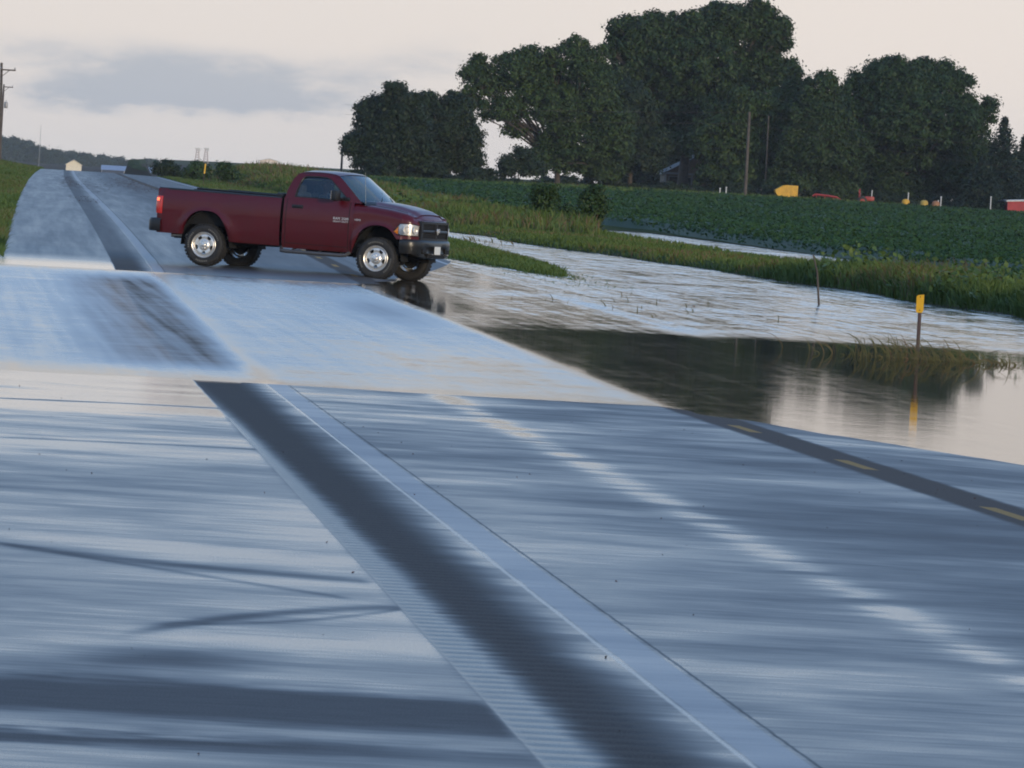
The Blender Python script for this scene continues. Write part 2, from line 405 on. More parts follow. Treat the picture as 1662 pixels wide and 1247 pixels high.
wet = wet*(1.0-lip) + lip*(nf*.30+.62)
wet = wet*(1.0-thin)+thin*.86
wet = wet*(1.0-line)+line*(wet*.6+.12)
wet = wet*(1.0-joint*.5)
lo = (1.0-Yn.step(48., 68.))*.135+.075; rough = (lo + (1.0-wet)*(0.66-lo) + (ng-.5)*(lo*.9+.07)).max(.05)
dry = (rumble*(1.0-lip)*.80 + cband*.75 + joint*.55 + (dark*.45+bands*.55)*(1.0-wet)).min(1.0)
rough = (rough + dry*.28).min(1.0)
ROUGH = rough
spec = (0.5 - dry*0.36); t.links.new(spec.v, b.inputs['Specular IOR Level'])
grain = (ng*.75+nf*.25)
asph = mixc(t, grain.step(.3, .7), (.038, .038, .041), (.105, .103, .103))
asph = mixc(t, rumble*.7, asph, mixc(t, ng.step(.3,.7), (.040, .036, .033), (.080, .070, .062))); asph = mixc(t, cband*.8, asph, mixc(t, ng.step(.3,.7), (.045, .034, .028), (.095, .070, .054)))
worn = (nm*.5+ng*.5).step(.30, .46)
asph = mixc(t, line*worn*.8, asph, (.30, .30, .31)); asph = mixc(t, thin*.9, asph, (.36, .355, .33))
asph = mixc(t, joint*.7, asph, (.03, .03, .03))
ph = (Yn - 47.8)/9.4; ph = ph._m('FRACT')
dash = band(Xn, 6.27, 6.385, .006)*band(ph, .18, .42, .004)*worn
rline = band(Xn, 9.72, 9.86, .008)*worn
asph = mixc(t, dash*.9, asph, (.36, .215, .06)); asph = mixc(t, rline*.8, asph, (.50, .50, .49))
silt = (noise(t, combine(t, Xn*0.9, Yn*0.05, 2.0), 1.0, 5, .65)).step(.60, .74)*Yn.step(170., 300.)
mud1 = gp(222, 302, .42); mud2 = gp(117, 297, .44); mud3 = gp(165, 305, .42)
pt = (noise(t, combine(t, Xn*3.0, Yn*.10, 6.0), 1.0, 4, .7)).step(.40, .62)
mudm = (gauss(Xn, Yn, mud1.x-.8, mud1.y, .85, 75.)+gauss(Xn, Yn, mud2.x-.6, mud2.y, .40, 60.)+gauss(Xn, Yn, mud3.x-.8, mud3.y, .5, 50.)*.6).min(1.0)*pt
asph = mixc(t, mudm*.9, asph, (.085, .050, .034))
asph = mixc(t, silt*.45, asph, (.085, .060, .045))
t.links.new(asph, b.inputs['Base Color']); t.links.new((ROUGH+mudm*.35).min(1.0).v, b.inputs['Roughness'])
bp = t.nodes.new('ShaderNodeBump'); bp.inputs['Strength'].default_value = .35; bp.inputs['Distance'].default_value = .004
hgt = nm*.5+nf*.5+ng*.55; t.links.new(hgt.v, bp.inputs['Height']); t.links.new(bp.outputs[0], b.inputs['Normal'])
road = link_mesh('road', me, mr, smooth=True); tag(road, kind='structure')

# ------------------------------------------------------------------ flood water: one sheet at z = 0
wx = np.unique(np.concatenate([np.arange(-14, 0, 1.0), np.arange(0, 5.6, .2), np.arange(5.6, 6.8, .06), np.arange(6.8, 30, .4), np.arange(30, 62, 4)]))
wy = np.unique(np.concatenate([np.arange(46, 74, 2.), np.arange(74, 160, .5), np.arange(160, 200, 1.5), np.arange(200, 430, 4)]))
WX, WY = np.meshgrid(wx, wy)
rz_ = road_z(WX, WY); L = sstep(CROWN+.12, CROWN-.10, WX)
shore = np.exp(-np.maximum(WY-76, 0)/4.0); shore2 = np.exp(-np.maximum(147-WY, 0)/3.5)
A = .27 + .05*(vnoise(WX, WY, 3.0, 4)-.5) - .12*np.exp(-((WX-5)/1.6)**2-((WY-88)/9)**2)
A = A - .19*shore - .22*shore2 - .09*np.exp(-((WX-2.46)/.13)**2) + .10*np.exp(-((WX-2.68)/.07)**2)
swirl = sstep(.2, 1.9, WX+.7*sstep(130, 85, WY)*0)*sstep(2.30, 2.12, WX)*sstep(78, 84, WY)*sstep(146, 132, WY)
A = A + .42*swirl*(1-.55*shore) + .22*np.exp(-((WX-5.35)/.55)**2-((WY-121)/9)**2)
calm = sstep(128, 109, WY+9*(vnoise(WX, WY, 2.6, 14)-.5)+5*(vnoise(WX, WY, .9, 15)-.5))
Bv = (.035-.020*sstep(9.0, 10.6, WX))*calm + (1-calm)*(.130+.07*(vnoise(WX, WY, 5, 9)-.5))
Bv = Bv + .16*np.exp(-((WX-9.75)/.22)**2)*sstep(108, 118, WY)
Bv = Bv + .07*np.exp(-((WY-117)/3.0)**2)*sstep(7, 9, WX) - .10*sstep(6.6, 7.3, WX)*sstep(9.6, 9.0, WX)*sstep(150, 135, WY)*(1-calm)*.6
Bv = Bv*(1-.75*sstep(143, 150, WY)*sstep(10.5, 9.5, WX))
rip = np.clip(A*L + Bv*(1-L), .02, .75)
pool = np.exp(-((WX-6.75)/.85)**4)*sstep(117, 124, WY)*sstep(158, 152, WY); rip = rip*(1-pool*(WX > 6.0)*.92)+.045*pool*(WX > 6.0)*.92
ridge = np.exp(-((WX-CROWN-.02)/.05)**2)*(WY < 150)*(WY > 76)
rip = rip*(1-ridge)+.13*ridge
var = L*(.17+.24*swirl)*(1-.7*shore)*(1-.8*shore2) + (1-L)*((1-calm)*.38+calm*(.027-.020*sstep(9.4, 10.6, WX)))
var = var*(1-ridge)*(1-.85*pool*(WX > 6.0))*(1-.8*np.exp(-((WX-2.46)/.15)**2))
tilt = .0031*sstep(121, 113, WY)*sstep(6.1, 6.5, WX)
depth = np.clip(-land_z(WX, WY)/.4, 0, 1); inr = (WX > -.4) & (WX < 10.3); depth = np.where(inr, np.clip(-rz_/.4, 0, 1), depth)
me = np_mesh('flood_water', np.stack([WX, WY, WX*0], -1).reshape(-1, 3), grid_faces(len(wy), len(wx)),
             {'rip': rip.ravel(), 'var': var.ravel(), 'depth': depth.ravel(), 'tilt': tilt.ravel()})
mw = bpy.data.materials.new('flood_water'); mw.use_nodes = True; t = mw.node_tree; t.nodes.remove(t.nodes['Principled BSDF'])
def attr(n): a = t.nodes.new('ShaderNodeAttribute'); a.attribute_name = n; return S(t, a.outputs['Fac'])
g_ = t.nodes.new('ShaderNodeNewGeometry'); sp_ = t.nodes.new('ShaderNodeSeparateXYZ'); t.links.new(g_.outputs['Position'], sp_.inputs[0])
X_, Y_ = S(t, sp_.outputs[0]), S(t, sp_.outputs[1])
w1 = noise(t, combine(t, X_*0.30, Y_*0.30, 0.0), 1.0, 4, .62, .3); w2 = noise(t, combine(t, X_*1.6, Y_*0.9, 5.0), 1.0, 4, .65)
w3 = noise(t, combine(t, X_*7.0, Y_*4.0, 5.0), 1.0, 3, .6)
swl = noise(t, combine(t, (X_+(Y_-80.)*.012)*5.5, Y_*0.05, 2.0), 1.0, 2, .5)
rp, vr, dp = attr('rip'), attr('var'), attr('depth')
rgh = (rp + ((w1-.5)*1.0+(w2-.5)*1.5)*vr + (w3-.5)*vr*1.4 + (swl-.5)*vr*1.1).max(.02).min(.85)
gl = t.nodes.new('ShaderNodeBsdfGlossy'); t.links.new(rgh.v, gl.inputs['Roughness'])
bp = t.nodes.new('ShaderNodeBump'); bp.inputs['Distance'].default_value = .05
bst = (vr*.62+rp*.30-.006).clamp(); t.links.new(bst.v, bp.inputs['Strength'])
hh = w2*.6+w3*.3; t.links.new(hh.v, bp.inputs['Height']); t.links.new(bp.outputs[0], gl.inputs['Normal']); t.links.new(combine(t, 0.0, attr('tilt'), 1.0), bp.inputs['Normal'])
tr = t.nodes.new('ShaderNodeBsdfTransparent'); tr.inputs[0].default_value = (.62, .56, .46, 1)
df = t.nodes.new('ShaderNodeBsdfDiffuse'); df.inputs[0].default_value = (.030, .032, .020, 1)
m1 = t.nodes.new('ShaderNodeMixShader'); t.links.new((dp*.8+.15).clamp().v, m1.inputs[0]); t.links.new(tr.outputs[0], m1.inputs[1]); t.links.new(df.outputs[0], m1.inputs[2])
fr = t.nodes.new('ShaderNodeFresnel'); fr.inputs[0].default_value = 1.33
lossy = (rp + (w2-.5)*vr*.8 + (swl-.5)*vr*1.2).max(.0); fac = S(t, fr.outputs[0])*(1.0-lossy*lossy*1.35)
m2 = t.nodes.new('ShaderNodeMixShader'); t.links.new(fac.clamp().v, m2.inputs[0]); t.links.new(m1.outputs[0], m2.inputs[1]); t.links.new(gl.outputs[0], m2.inputs[2])
t.links.new(m2.outputs[0], t.nodes['Material Output'].inputs[0])
water = link_mesh('flood_water', me, mw, smooth=True); tag(water, kind='structure')
# ------------------------------------------------------------------ pickup truck (x forward, y to its left, rear axle at x = 0)
M_paint = mat('maroon_paint', (.076, .0022, .0066), .30, 0.0, .35, coat=.34, vary=.06, vscale=1.5)
def dirty(m):                            # road film low on the body
    t = m.node_tree; b = t.nodes['Principled BSDF']; c = t.nodes.new('ShaderNodeTexCoord'); sp = t.nodes.new('ShaderNodeSeparateXYZ'); t.links.new(c.outputs['Object'], sp.inputs[0])
    z = S(t, sp.outputs[2]); nz = noise(t, c.outputs['Object'], 5.0, 5, .65); f = ((0.86-z)*2.2+(nz-.5)*1.3).clamp()*.24
    old = b.inputs['Base Color'].links[0].from_socket; t.links.new(mixc(t, f, old, (.055, .040, .030)), b.inputs['Base Color'])
    t.links.new((f*.9+.34).clamp().v, b.inputs['Roughness']); t.links.new((0.28-f*.8).clamp().v, b.inputs['Coat Weight'])
dirty(M_paint)
M_black = mat('black_trim', (.012, .012, .013), .45, vary=.2, vscale=8)
M_rub = mat('tyre_rubber', (.022, .021, .020), .75, vary=.35, vscale=14)
M_let = mat('tyre_lettering', (.16, .15, .13), .7)
M_dark = mat('underbody', (.006, .006, .006), .85, vary=.4, vscale=9)
M_rim = mat('alloy_rim', (.78, .74, .68), .34, .75, vary=.06, vscale=20)
M_chrome = mat('chrome', (.80, .80, .80), .12, 1.0)
M_steel = mat('worn_steel', (.42, .38, .32), .38, .9, vary=.25, vscale=20)
M_glass = glass_mat('tinted_glass', (.50, .55, .56), .05)
M_wglass = glass_mat('windscreen_glass', (.55, .62, .64), .12)
M_lens = glass_mat('lamp_lens', (.92, .92, .92), .06)
M_amber = mat('amber_lens', (.72, .22, .02), .2, coat=.6)
M_redl = mat('red_lens', (.45, .012, .012), .2, coat=.6, emit=(1, .04, .02), estr=.10)
M_brake = mat('lit_bulb', (.9, .1, .05), .3, emit=(1, .13, .05), estr=3.0)
M_bowl = mat('lamp_bowl', (.86, .84, .80), .32, .45)
M_plate = mat('plate_white', (.70, .70, .66), .45, vary=.06, vscale=30)
M_seat = mat('seat_cloth', (.10, .095, .09), .85, vary=.2, vscale=20)
M_badge = mat('badge_silver', (.75, .75, .74), .3, .6)
PROFZ = [.40, .50, .58, .75, .95, 1.08, 1.22, 1.34, 1.43, 1.50]
PROFY = [.90, .935, .962, .985, .998, 1.0, .992, .972, .945, .915]
def prof(z): return float(np.interp(z, PROFZ, PROFY))
RA, FA, AZ = 0.0, 3.57, 0.40            # axle positions and height
def arch(u, base, c, r, h, flat=0.0):     # lower edge of a body side with a wheel opening
    d = abs(u-c)
    if d >= r: return base
    return max(base, AZ + h*math.sqrt(max(0, 1-(d/r)**2.5)))
def side_us(a, b, c=None, r=0):
    us = set(np.linspace(a, b, max(3, int((b-a)/.09))).tolist())
    if c is not None:
        for k in range(0, 33):
            u = c - r*math.cos(math.pi*k/32)
            if a < u < b: us.add(u)
        us |= {u for u in (c-r-.001, c+r+.001, c-r+.001, c+r-.001) if a < u < b}
    return sorted(us)
def flare(u, z, c, r):
    d = math.hypot(u-c, (z-AZ)*1.0)
    return .035*math.exp(-((d-r)/.07)**2)
def build_side(us, zb, zt, n, yf, sgn):
    rows = []
    for u in us:
        b, tt = zb(u), zt(u)
        rows.append([Vector((u, sgn*yf(u, b+(tt-b)*k/n), b+(tt-b)*k/n)) for k in range(n+1)])
    return rows
def lipped(rows, depth, sgn):            # turn the lower edge inward
    return [[Vector((r[0].x, r[0].y-sgn*depth, r[0].z+.01))]+r for r in rows]

truck = empty('pickup_truck', (0, 0, 0))
tag(truck, 'maroon two-door pickup truck standing crosswise where the water covers the road', 'pickup truck')

# bed -----------------------------------------------------------------
BED0, BED1 = -1.04, 1.545
def bed_zt(u): return 1.435 - .018*(u-BED0)/2.4
def bed_zb(u): return arch(u, .575 - .08*sstep(-.5, .6, u), RA, .50, .66)
def bed_y(u, z):
    y = prof(z)*1.0 + flare(u, z, RA, .60)
    if u < -.86: y -= .05*((-.86-u)/.18)**2
    return y
for sgn in (-1, 1):
    MB().grid(lipped(build_side(side_us(BED0, BED1, RA, .50), bed_zb, bed_zt, 12, bed_y, sgn), .07, sgn)).build('bed_side', M_paint, truck, True, 40)
m = MB()
for sgn in (-1, 1):                       # inner walls, floor, front wall
    m.box((.26, sgn*.80, 1.10), (2.5, .03, .62))
m.box((.27, 0, .80), (2.54, 1.64, .04)); m.box((1.50, 0, 1.10), (.04, 1.66, .62))
m.build('bed_liner', M_dark, truck)
m = MB(); rows = []
for k in range(9):                        # tailgate with a slight bulge
    z = .80+.62*k/8; rows.append([Vector((-1.045-.035*math.sin(math.pi*k/8), y, z)) for y in np.linspace(-.78, .78, 7)])
m.grid(rows); m.box((-1.01, 0, 1.11), (.05, 1.56, .62))
m.box((-1.0, 0, .72), (.05, 1.86, .20))
for sgn in (-1, 1): m.box((-1.025, sgn*.855, 1.08), (.06, .15, .70), bev=.02)
tg = m.build('tailgate', M_paint, truck, True, 40)
MB().box((-1.095, 0, 1.26), (.03, .25, .07), bev=.012).build('tailgate_handle', M_black, tg)
for sgn in (-1, 1):
    m = MB(); us = np.linspace(BED0+.0, BED1-.02, 12)
    m.grid([[Vector((u, sgn*(bed_y(u, 1.43)+.006), bed_zt(u)-.045)), Vector((u, sgn*(bed_y(u, 1.43)+.006), bed_zt(u)+.004)), Vector((u, sgn*(bed_y(u, 1.43)-.015), bed_zt(u)+.016)),
             Vector((u, sgn*.80, bed_zt(u)+.016)), Vector((u, sgn*.78, bed_zt(u)-.04))] for u in us])
    m.build('bed_rail_cap', M_black, truck, True, 50)
for sgn in (-1, 1):
    MB().tube([(-.30, sgn*.80, 1.475), (1.40, sgn*.80, 1.455)], .016, 8).box((1.46, sgn*.72, 1.46), (.15, .26, .10), bev=.02).build('cover_rail', M_black, truck, True)
# tail lamps
for sgn in (-1, 1):
    m = MB(); rows = []
    for k in range(9):
        z = .945+.335*k/8; w = .012*math.sin(math.pi*k/8)
        rows.append([Vector((-1.075-w, sgn*.76, z)), Vector((-1.082-w, sgn*.86, z)), Vector((-1.068-w*.6, sgn*(.93+w*.4), z)), Vector((-1.030, sgn*(bed_y(-1.030, z)+.012), z)),
                     Vector((-0.975, sgn*(bed_y(-0.975, z)+.016), z)), Vector((-0.925, sgn*(bed_y(-0.925, z)+.008), z)), Vector((-0.915, sgn*(bed_y(-0.915, z)-.02), z))])
    m.grid(rows); tl = m.build('tail_lamp', M_redl, truck, True, 60)
    MB().box((-1.015, sgn*(bed_y(-1.015, 1.21)+.014), 1.215), (.06, .02, .055), bev=.009).build('bulb', M_brake, tl)
# rear bumper
m = MB(); pl = [(-.93, .985), (-1.05, .995), (-1.14, .96), (-1.21, .86), (-1.24, .5), (-1.25, 0)]
pl = [(x, -y) for x, y in pl] + [(x, y) for x, y in reversed(pl[:-1])]
sec = [(0, .60), (.015, .63), (.02, .72), (.02, .80), (.0, .845), (-.03, .855)]
rows = []
for x, y in pl:
    n = Vector((x+.55, y, 0)).normalized()
    rows.append([Vector((x+n.x*o, y+n.y*o, z)) for o, z in [(-.10, .60)]+sec+[(-.14, .855)]])
m.grid(rows); m.build('rear_bumper', M_black, truck, True, 45)
# exhaust
m = MB(); m.lathe([(.042, -.80), (.047, -.80), (.047, -.40), (.035, -.38), (.035, -.79)], 16, 0, (0, -.70, .545)); m.tube([(-.42, -.70, .545), (.25, -.66, .56), (.5, -.5, .55)], .032, 10)
m.build('tailpipe', M_steel, truck, True)

# cab -----------------------------------------------------------------
CB0, CB1 = 1.60, 3.046
for sgn in (-1, 1):
    MB().grid(lipped(build_side(side_us(CB0, CB1), lambda u: .47, lambda u: 1.435, 12, lambda u, z: prof(z), sgn), .08, sgn)).build('door_panel', M_paint, truck, True, 40)
OUT = [(1.60, 1.425), (1.64, 1.62), (1.705, 1.80), (1.79, 1.905), (1.93, 1.950), (2.20, 1.962), (2.47, 1.952), (2.63, 1.915), (2.78, 1.80), (2.98, 1.62), (3.17, 1.455), (3.20, 1.425)]
INN = [(1.80, 1.462), (1.825, 1.60), (1.87, 1.76), (1.905, 1.828), (1.97, 1.862), (2.20, 1.874), (2.37, 1.868), (2.47, 1.840), (2.60, 1.735), (2.76, 1.60), (2.90, 1.475), (2.89, 1.462)]
def gy(z): return .950 - .175*max(0, (z-1.425)/.53)**1.25
m = MB(); mgk = {}; mgl = {}
for sgn in (-1, 1):
    n = len(OUT); vs = []
    for (u, z) in OUT: vs.append(Vector((u, sgn*gy(z), z)))
    for (u, z) in INN: vs.append(Vector((u, sgn*gy(z), z)))
    for (u, z) in INN: vs.append(Vector((u, sgn*(gy(z)-.045), z)))
    fs = []
    for i in range(n):
        j = (i+1) % n; fs += [(i, j, n+j, n+i), (n+i, n+j, 2*n+j, 2*n+i)]
    m.add(vs, fs)
    mg_ = MB(); mg_.add([Vector((u, sgn*(gy(z)-.022), z)) for u, z in INN], [tuple(range(n))]); mgl[sgn] = mg_
    mgk[sgn] = MB()
    c0 = Vector((2.3, 0, 1.66))
    for i in range(n):
        a, b_ = INN[i], INN[(i+1) % n]
        mgk[sgn].tube([(a[0], sgn*(gy(a[1])-.004), a[1]), (b_[0], sgn*(gy(b_[1])-.004), b_[1])], .011, 6)
# roof and back wall
def roof_rows():
    rows = []
    for (u, z) in [(1.705, 1.80), (1.79, 1.905), (1.86, 1.934), (1.93, 1.950), (2.05, 1.957), (2.20, 1.962), (2.34, 1.959), (2.47, 1.952), (2.55, 1.94), (2.63, 1.915)]:
        row = []; w = gy(z)
        for k in range(13):
            s_ = -1+2*k/12; hgt = .042*(1-abs(s_)**2.6)
            row.append(Vector((u+(.10*(1-s_*s_) if u > 2.5 else (.06*(1-s_*s_) if u > 2.4 else 0)) - (.05*(1-s_*s_) if u < 1.8 else 0), s_*w, z+hgt*(1 if u > 1.75 else .3))))
        rows.append(row)
    return rows
m.grid(roof_rows())
back = []
for (u, z) in [(1.60, 1.425), (1.64, 1.62), (1.705, 1.80)]:
    back.append([Vector((u-.05*(1-(k/4-1)**2), gy(z)*(k/4-1), z)) for k in range(9)])
m.grid(back)
m.box((1.60, 0, 1.0), (.05, 1.86, .88))
m.build('cab_shell', M_paint, truck, True, 32, merge=.0005)
for sgn in (-1, 1): mgk[sgn].build('window_seal', M_black, mgl[sgn].build('side_window', M_glass, truck), True)
MB().add([Vector((1.575-.0, -.62, 1.47)), Vector((1.575, .62, 1.47)), Vector((1.63, .58, 1.76)), Vector((1.63, -.58, 1.76))], [(0, 1, 2, 3)]).build('rear_window', M_glass, truck)
# windscreen
rows = []
for k in range(9):
    f = k/8; u = 2.635+(3.165-2.635)*f; z = 1.912+(1.460-1.912)*f; w = gy(z)-.004
    rows.append([Vector((u+(.10+.10*f)*(1-s_*s_), s_*w, z+.028*(1-f)*(1-abs(s_)**2.6)+.006*math.sin(math.pi*f))) for s_ in np.linspace(-1, 1, 17)])
ws = MB().grid(rows).build('windscreen', M_wglass, truck, True, 80)
m = MB()
m.tube([(3.37, -.35, 1.468), (3.20, .05, 1.575), (3.10, .28, 1.65)], .010, 6); m.tube([(3.34, .35, 1.468), (3.17, .55, 1.56)], .010, 6)
m.build('wiper', M_black, ws, True)
m = MB(); m.grid([[Vector((3.12+dx_+.20*(1-s_*s_), s_*.93, z)) for s_ in np.linspace(-1, 1, 13)] for dx_, z in ((.0, 1.44), (.03, 1.462), (.10, 1.445), (.16, 1.39))]); m.build('cowl', M_black, truck, True)
# door details
for sgn in (-1, 1):
    hd = MB().box((1.885, sgn*(prof(1.27)+.012), 1.275), (.20, .03, .038), bev=.012); hd.box((1.885, sgn*(prof(1.27)+.002), 1.275), (.23, .012, .07), bev=.005)
    hd.build('door_handle', M_black, truck, True)
for sgn in (-1, 1):
    m = MB(); m.tube([(2.965, sgn*(prof(z)+.0005), z) for z in np.linspace(.50, 1.42, 9)], .006, 6)
    m.tube([(1.66, sgn*(prof(z)+.0005), z) for z in np.linspace(.50, 1.42, 9)], .005, 6)
    m.tube([(u, sgn*(prof(.565)+.0005), .565) for u in (1.66, 2.3, 2.965)], .005, 6); m.build('door_seam', M_dark, truck, True)
for sgn in (-1, 1):                       # towing style mirrors
    m = MB(); m.box((2.73, sgn*1.165, 1.545), (.13, .22, .215), bev=.04)
    m.tube([(2.80, sgn*.93, 1.475), (2.75, sgn*1.07, 1.50)], .030, 8); m.box((2.86, sgn*.935, 1.485), (.16, .05, .075), bev=.02)
    mo = m.build('mirror', M_black, truck, True)
    MB().box((2.662, sgn*1.165, 1.545), (.006, .18, .17), bev=.002).build('mirror_glass', M_chrome, mo)
m = MB(); m.lathe([(0, 0), (.012, 0), (.010, .045), (.004, .06)], 8, 2, (3.25, -.90, 1.36)); m.tube([(3.25, -.90, 1.40), (3.20, -.905, 2.02)], .0045, 6)
m.build('antenna', M_steel, truck, True)

def NZ(u): return u if u < 4.055 else 4.055+(u-4.055)*.62
# front clip ----------------------------------------------------------
PLAN = [(3.05, 1.0), (3.12, 1.0), (3.2, 1.0)]
PLAN += [(u, 1.0) for u in side_us(3.21, 4.06, FA, .485) if u > 3.21 and u < 4.055]
PLAN += [(4.06, .997), (4.12, .992), (4.18, .983), (4.24, .969), (4.30, .948), (4.355, .918), (4.40, .88), (4.435, .83), (4.465, .76), (4.49, .66), (4.515, .5), (4.535, .3), (4.545, .12), (4.548, 0)]
PLAN = [(NZ(u), y) for u, y in PLAN]
def fr_zb(u): return arch(u, .50 if u < FA else .80, FA, .485, .635) if u < 4.06 else .80
def fr_zt(u, y): return float(np.interp(u, [3.0, 3.4, 3.8, 4.1, NZ(4.3), NZ(4.42), NZ(4.50), NZ(4.55)], [1.405, 1.375, 1.335, 1.285, 1.245, 1.215, 1.195, 1.185]))
NR = 13
def col(u, y, sgn):
    b, tt = (fr_zb(u), fr_zt(u, y)); r = []
    for k in range(NR+1):
        z = b+(tt-b)*k/NR; s_ = prof(min(z, 1.10)) if u < NZ(4.2) else 1.0
        yy = y*s_ + flare(u, z, FA, .585)*(1 if y > .97 else 0)
        e = max(0, (z-(tt-.13))/.13); sh_ = 1-.085*e**2.2
        xx = u-(.05*e**2.2 if u > NZ(4.38) else 0)*(1)
        lean = .03*(1-(z-.8)/.4) if u > NZ(4.4) else 0
        r.append(Vector((xx+lean*0, sgn*yy*sh_, z)))
    return r
cols = [col(u, y, -1) for u, y in PLAN] + [col(u, y, 1) for u, y in reversed(PLAN[:-1])]
m = MB(); m.grid(cols)
nP = len(PLAN); hood = []
for i in range(nP-1):
    a, b_ = cols[i][-1], cols[-1-i][-1]; u = a.x; w = abs(a.y); row = []
    for k in range(25):
        s_ = -1+2*k/24; y = s_*w
        cr = (.085 if u < 3.6 else .085-.035*sstep(3.6, NZ(4.5), u))*(1-abs(s_)**2.4)
        bul = .030*sstep(.62, .46, abs(y))*sstep(3.1, 3.4, u)*(1-.6*sstep(4.1, NZ(4.5), u)) - .016*math.exp(-((abs(y)-.66)/.06)**2)*(u < NZ(4.4))
        if i > nP-6: cr *= (w/.83); bul *= w/.83
        row.append(Vector((u, y, a.z+cr+bul)))
    hood.append(row)
m.grid(hood)
m.build('front_body', M_paint, truck, True, 42, merge=.0008)
for sgn in (-1, 1): MB().tube([(hood[i][2 if sgn < 0 else -3]+Vector((0, 0, .001))) for i in range(2, nP-7, 3)], .005, 5).build('bonnet_seam', M_dark, truck, True)
def plan_pts(y0, y1, n, off):              # points on the nose outline between two half widths, pushed outward
    P_ = [(u, y) for u, y in PLAN]; ys_ = [y for u, y in P_][::-1]; us_ = [u for u, y in P_][::-1]; r = []
    for y in np.linspace(y0, y1, n):
        u = float(np.interp(abs(y), ys_, us_)); r.append((u+off, y))
    return r
# grille: frame, mesh back, cross bars, emblem
GU = [NZ(k) for k in (4.548, 4.535, 4.515, 4.49, 4.465, 4.435)]
def grille_ring(zlo, zhi, w, d0, d1, t_):
    mm = MB()
    for ys_, zz in ((np.linspace(-w, w, 15), (zhi-t_, zhi)), (np.linspace(-w, w, 15), (zlo, zlo+t_))):
        rows = [[Vector((float(np.interp(abs(y), [0, .3, .5, .66, .76, .83], GU))+o, y, z)) for o, z in ((d0, zz[0]), (d1, zz[0]+.008), (d1, zz[1]-.008), (d0, zz[1]))] for y in ys_]
        mm.grid(rows)
    for sgn in (-1, 1):
        rows = []
        for k in range(9):
            z = zlo+(zhi-zlo)*k/8; rows.append([Vector((float(np.interp(abs(y), [0, .3, .5, .66, .76, .83], GU))+o, sgn*y, z)) for y, o in ((w+.02, d0-.02), (w+.012, d1), (w-t_+.005, d1+.004), (w-t_, d0))])
        mm.grid(rows)
    return mm
gr = grille_ring(.80, 1.175, .70, -.02, .045, .055)
grille = gr.build('grille', M_black, truck, True, 40)
m = MB(); rows = [[Vector((u, y, z)) for u, y in plan_pts(-.68, .68, 15, .006)] for z in (.82, 1.16)]; m.grid(rows)
for z in np.linspace(.85, 1.13, 9):
    m.tube([(u, y, z) for u, y in plan_pts(-.66, .66, 13, .012)], .006, 5)
m.build('grille_mesh', M_dark, grille)
m = MB()
for zz in (.985,): m.grid([[Vector((u, y, z)) for u, y in plan_pts(-.67, .67, 13, o)] for o, z in ((.005, zz-.03), (.04, zz-.022), (.048, zz), (.04, zz+.022), (.005, zz+.03))])
m.grid([[Vector((NZ(4.548)+o, y, z)) for z in (.83, .98, 1.15)] for o, y in ((.0, -.032), (.04, -.024), (.05, 0), (.04, .024), (.0, .032))])
m.build('grille_bar', mat('grille_bar_black', (.022, .022, .024), .35), grille, True)
m = MB()                                   # small silver emblem: shield shape with two curled horns
EX = NZ(4.548)+.052
m.prism([(-.028, .052), (.028, .052), (.034, .015), (.016, -.045), (0, -.058), (-.016, -.045), (-.034, .015)], EX, EX+.012, 0)
for sgn in (-1, 1): m.tube([(EX+.012, sgn*.020, .045), (EX+.015, sgn*.050, .050), (EX+.015, sgn*.066, .020), (EX+.015, sgn*.052, -.015), (EX+.015, sgn*.040, .008)], [.011, .013, .012, .010, .006], 6)
em = m.build('emblem', M_badge, grille, True); em.location = (0, 0, .985)
# headlamps: bright bowl, clear lens, amber corner
def lamp_path(off, n=16):
    P_ = [(u, y) for u, y in PLAN if u >= 3.90 and y >= .735]; d = [0]
    for k in range(1, len(P_)): d.append(d[-1]+math.dist(P_[k], P_[k-1]))
    r = []
    for s_ in np.linspace(d[0], d[-1], n):
        u = float(np.interp(s_, d, [p[0] for p in P_])); y = float(np.interp(s_, d, [p[1] for p in P_]))
        e = .02; u2 = float(np.interp(s_+e, d, [p[0] for p in P_])); y2 = float(np.interp(s_+e, d, [p[1] for p in P_])); u1 = float(np.interp(s_-e, d, [p[0] for p in P_])); y1 = float(np.interp(s_-e, d, [p[1] for p in P_]))
        tx, ty = u2-u1, y2-y1; l = math.hypot(tx, ty); nx, ny = -ty/l, tx/l
        if ny < 0: nx, ny = -nx, -ny
        r.append((u+nx*off, y*.995+ny*off, (s_-d[0])/(d[-1]-d[0])))
    return r
def lamp_z(f):                              # lower and upper edge along the lamp
    return .888-.0*f+.035*max(0, 1-f/.10), float(np.interp(f, [0, .22, .6, 1], [.955, 1.095, 1.100, 1.075]))
def lamp_grid(off, f0=0, f1=1, inset=0.0, bulge=.012, sgn=-1, nz=7):
    rows = []
    for u, y, f in lamp_path(off, 25):
        if f < f0-1e-6 or f > f1+1e-6: continue
        lo, hi = lamp_z(f); lo += inset; hi -= inset
        rows.append([Vector((u, sgn*(y+bulge*math.sin(math.pi*k/nz)), lo+(hi-lo)*k/nz)) for k in range(nz+1)])
    return rows
